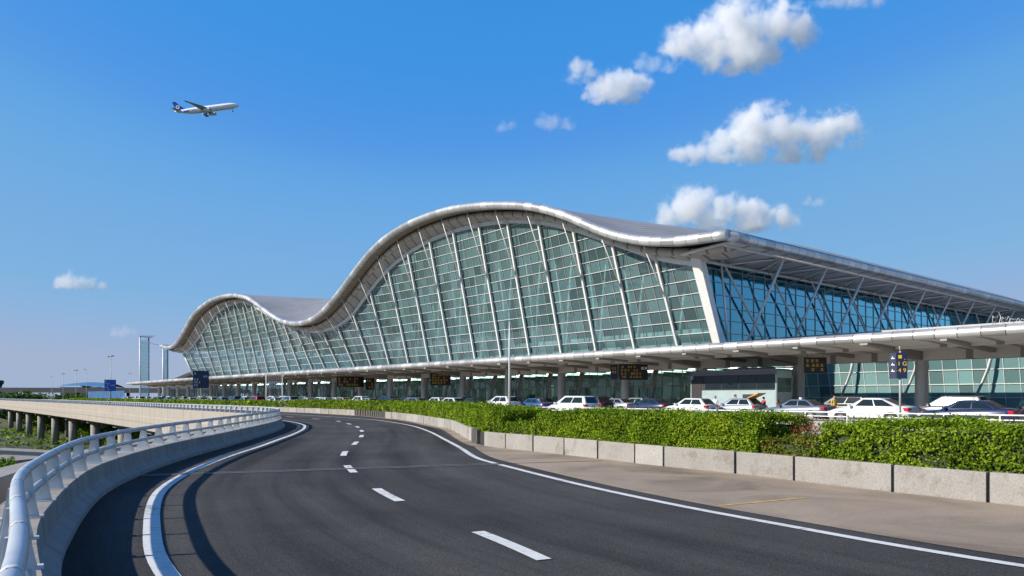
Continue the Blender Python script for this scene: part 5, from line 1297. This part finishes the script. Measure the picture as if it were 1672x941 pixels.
#CLOUDSTART
# ------------------------------------------------------------------ clouds: bodies of real vapour far behind the terminal
CY = 3000.
def cloud_mat(name, puffs, dens, soft, zb):
    """vapour whose density falls off from each puff and is eaten into by turbulence (object space)"""
    m = bpy.data.materials.new(name); m.use_nodes = True; t = m.node_tree; MATS[name] = m
    t.nodes.remove(t.nodes['Principled BSDF']); out = t.nodes['Material Output']
    tc = add(t, 'ShaderNodeTexCoord'); o = tc.outputs['Object']
    wn = add(t, 'ShaderNodeTexNoise', Scale=.006, Detail=3., Roughness=.55); t.links.new(o, wn.inputs['Vector'])
    wv = t.nodes.new('ShaderNodeVectorMath'); wv.operation = 'MULTIPLY_ADD'; t.links.new(wn.outputs['Color'], wv.inputs[0]); wv.inputs[1].default_value = (110, 110, 70); wv.inputs[2].default_value = (-55, -55, -35)
    av = t.nodes.new('ShaderNodeVectorMath'); av.operation = 'ADD'; t.links.new(o, av.inputs[0]); t.links.new(wv.outputs[0], av.inputs[1]); q = av.outputs[0]
    f = None
    for c, r in puffs:
        d = t.nodes.new('ShaderNodeVectorMath'); d.operation = 'DISTANCE'; t.links.new(q, d.inputs[0]); d.inputs[1].default_value = c
        g = math_(t, 'SUBTRACT', 1.0, math_(t, 'DIVIDE', d.outputs['Value'], r))
        f = g if f is None else math_(t, 'SMOOTH_MAX', f, g, .18)
    n1 = add(t, 'ShaderNodeTexNoise', Scale=.0145, Detail=10., Roughness=.68, Distortion=.35); t.links.new(o, n1.inputs['Vector'])
    e = math_(t, 'ADD', f, math_(t, 'MULTIPLY', math_(t, 'SUBTRACT', n1.outputs['Fac'], .5), 3.1))
    sz = add(t, 'ShaderNodeSeparateXYZ'); t.links.new(o, sz.inputs[0])
    e = math_(t, 'SUBTRACT', e, math_(t, 'MAXIMUM', 0., math_(t, 'DIVIDE', math_(t, 'SUBTRACT', zb, sz.outputs['Z']), 38.)))
    mr = add(t, 'ShaderNodeMapRange'); mr.interpolation_type = 'SMOOTHSTEP'; t.links.new(e, mr.inputs[0]); mr.inputs[1].default_value = .02; mr.inputs[2].default_value = soft; mr.inputs[4].default_value = dens
    v = add(t, 'ShaderNodeVolumeScatter'); v.inputs['Color'].default_value = (1, 1, 1, 1); v.inputs['Anisotropy'].default_value = 0.
    t.links.new(mr.outputs[0], v.inputs['Density']); t.links.new(v.outputs[0], out.inputs['Volume'])
def cloud(puffs, label, kind='dense', seed=1):
    """puffs: (azimuth, height, radius) read off at the cloud's distance; the mesh is the cloud's outer skin"""
    rc = random.Random(seed); B = []
    for u, v, r in puffs:
        x, z, q = (u - 836)/1200*CY, 1.65 + (647 - v)/1200*CY, r/1200*CY*1.28
        B.append(((x + rc.uniform(-.1, .1)*q, CY + rc.uniform(-.45, .45)*q, z), q))
    c0 = Vector((sum(b[0][0] for b in B), sum(b[0][1] for b in B), sum(b[0][2] for b in B)))/len(B)
    B = [((b[0][0] - c0.x, b[0][1] - c0.y, b[0][2] - c0.z), b[1]) for b in B]
    m = bmesh.new()
    for c, q in B: bmesh.ops.create_icosphere(m, subdivisions=2, radius=q*1.30 + 22, matrix=Matrix.Translation(c))
    me = bpy.data.meshes.new('cloud'); m.to_mesh(me); m.free(); o = bpy.data.objects.new('cloud', me); COL.objects.link(o); o.location = c0
    rm = o.modifiers.new('remesh', 'REMESH'); rm.mode = 'VOXEL'; rm.voxel_size = 16
    bpy.context.view_layer.update()
    m2 = bpy.data.meshes.new_from_object(o.evaluated_get(bpy.context.evaluated_depsgraph_get())); o.modifiers.clear(); o.data = m2
    cloud_mat('vapour_%d' % seed, B, (.021 if kind == 'dense' else .009), (.7 if kind == 'dense' else .8), min(b[0][2] - b[1]*.15 for b in B))
    m2.materials.clear(); m2.materials.append(MATS['vapour_%d' % seed])
    tag(o, label, 'cloud'); return o
CLOUDS = [
 ([(1115, 68, 26), (1150, 60, 30), (1185, 48, 34), (1225, 42, 36), (1270, 40, 34), (1305, 50, 26), (1170, 82, 28), (1210, 84, 34), (1250, 80, 28), (1205, 108, 20), (1330, 55, 14)], 'largest white cloud, high in the upper right sky', 'cloud_dense'),
 ([(1345, 8, 14), (1370, 4, 18), (1400, -2, 20), (1435, -4, 16)], 'thin cloud cut by the top picture edge', 'cloud_thin'),
 ([(940, 112, 16), (958, 120, 15), (985, 140, 22), (1015, 143, 26), (1040, 140, 20), (1000, 160, 18), (958, 160, 8)], 'small cloud with a pointed left puff, left of the largest cloud', 'cloud_dense'),
 ([(1045, 100, 13), (1068, 108, 15), (1090, 112, 12)], 'faint little cloud between the pointed cloud and the largest cloud', 'cloud_thin'),
 ([(882, 200, 11), (900, 206, 16), (922, 206, 12)], 'small round cloud above the roof crest, low left of the pointed cloud', 'cloud_thin'),
 ([(822, 208, 10), (838, 204, 8)], 'tiny wisp just left of the small round cloud', 'cloud_thin'),
 ([(1110, 258, 14), (1140, 250, 18), (1175, 238, 24), (1210, 222, 30), (1240, 205, 32), (1280, 215, 32), (1320, 218, 28), (1360, 215, 26), (1392, 208, 22), (1230, 245, 24), (1290, 248, 24), (1340, 245, 20), (1190, 258, 16)], 'long billowing white cloud in the middle of the right sky', 'cloud_dense'),
 ([(1090, 352, 20), (1115, 340, 26), (1140, 333, 26), (1175, 345, 26), (1215, 345, 24), (1245, 352, 24), (1280, 362, 18), (1160, 368, 24), (1220, 370, 24)], 'billowing cloud rising right behind the terminal roof', 'cloud_dense'),
 ([(1318, 330, 9), (1335, 332, 10)], 'tiny faint cloud right of the cloud behind the roof', 'cloud_thin'),
 ([(98, 462, 12), (118, 462, 15), (142, 466, 14), (158, 468, 9)], 'lone small cloud low in the left sky', 'cloud_dense'),
 ([(190, 544, 10), (204, 542, 12)], 'pale hazy cloud above the mast tower', 'cloud_thin'),
]
for k, (p, l, mt) in enumerate(CLOUDS):
    cloud(p, l, 'dense' if mt == 'cloud_dense' else 'thin', seed=k + 3)
# ------------------------------------------------------------------ put every Empty at the base of its thing
def rebase():
    bpy.context.view_layer.update()
    for r in [o for o in bpy.data.objects if o.type == 'EMPTY' and o.parent is None and tuple(o.location) == (0, 0, 0) and o.rotation_euler.z == 0]:
        ms = [q for q in r.children_recursive if q.type == 'MESH']
        if not ms: continue
        los, his = [], []
        for q in ms:
            n = len(q.data.vertices); co = np.empty(3*n, np.float32); q.data.vertices.foreach_get('co', co); co = co.reshape(-1, 3)
            los.append(co.min(0)); his.append(co.max(0))
        lo = np.min(los, 0); hi = np.max(his, 0); b = np.array([(lo[0]+hi[0])/2, (lo[1]+hi[1])/2, lo[2]], np.float32)
        for q in ms:
            n = len(q.data.vertices); co = np.empty(3*n, np.float32); q.data.vertices.foreach_get('co', co)
            q.data.vertices.foreach_set('co', (co.reshape(-1, 3) - b).ravel()); q.data.update()
        r.location = b.tolist()
rebase()
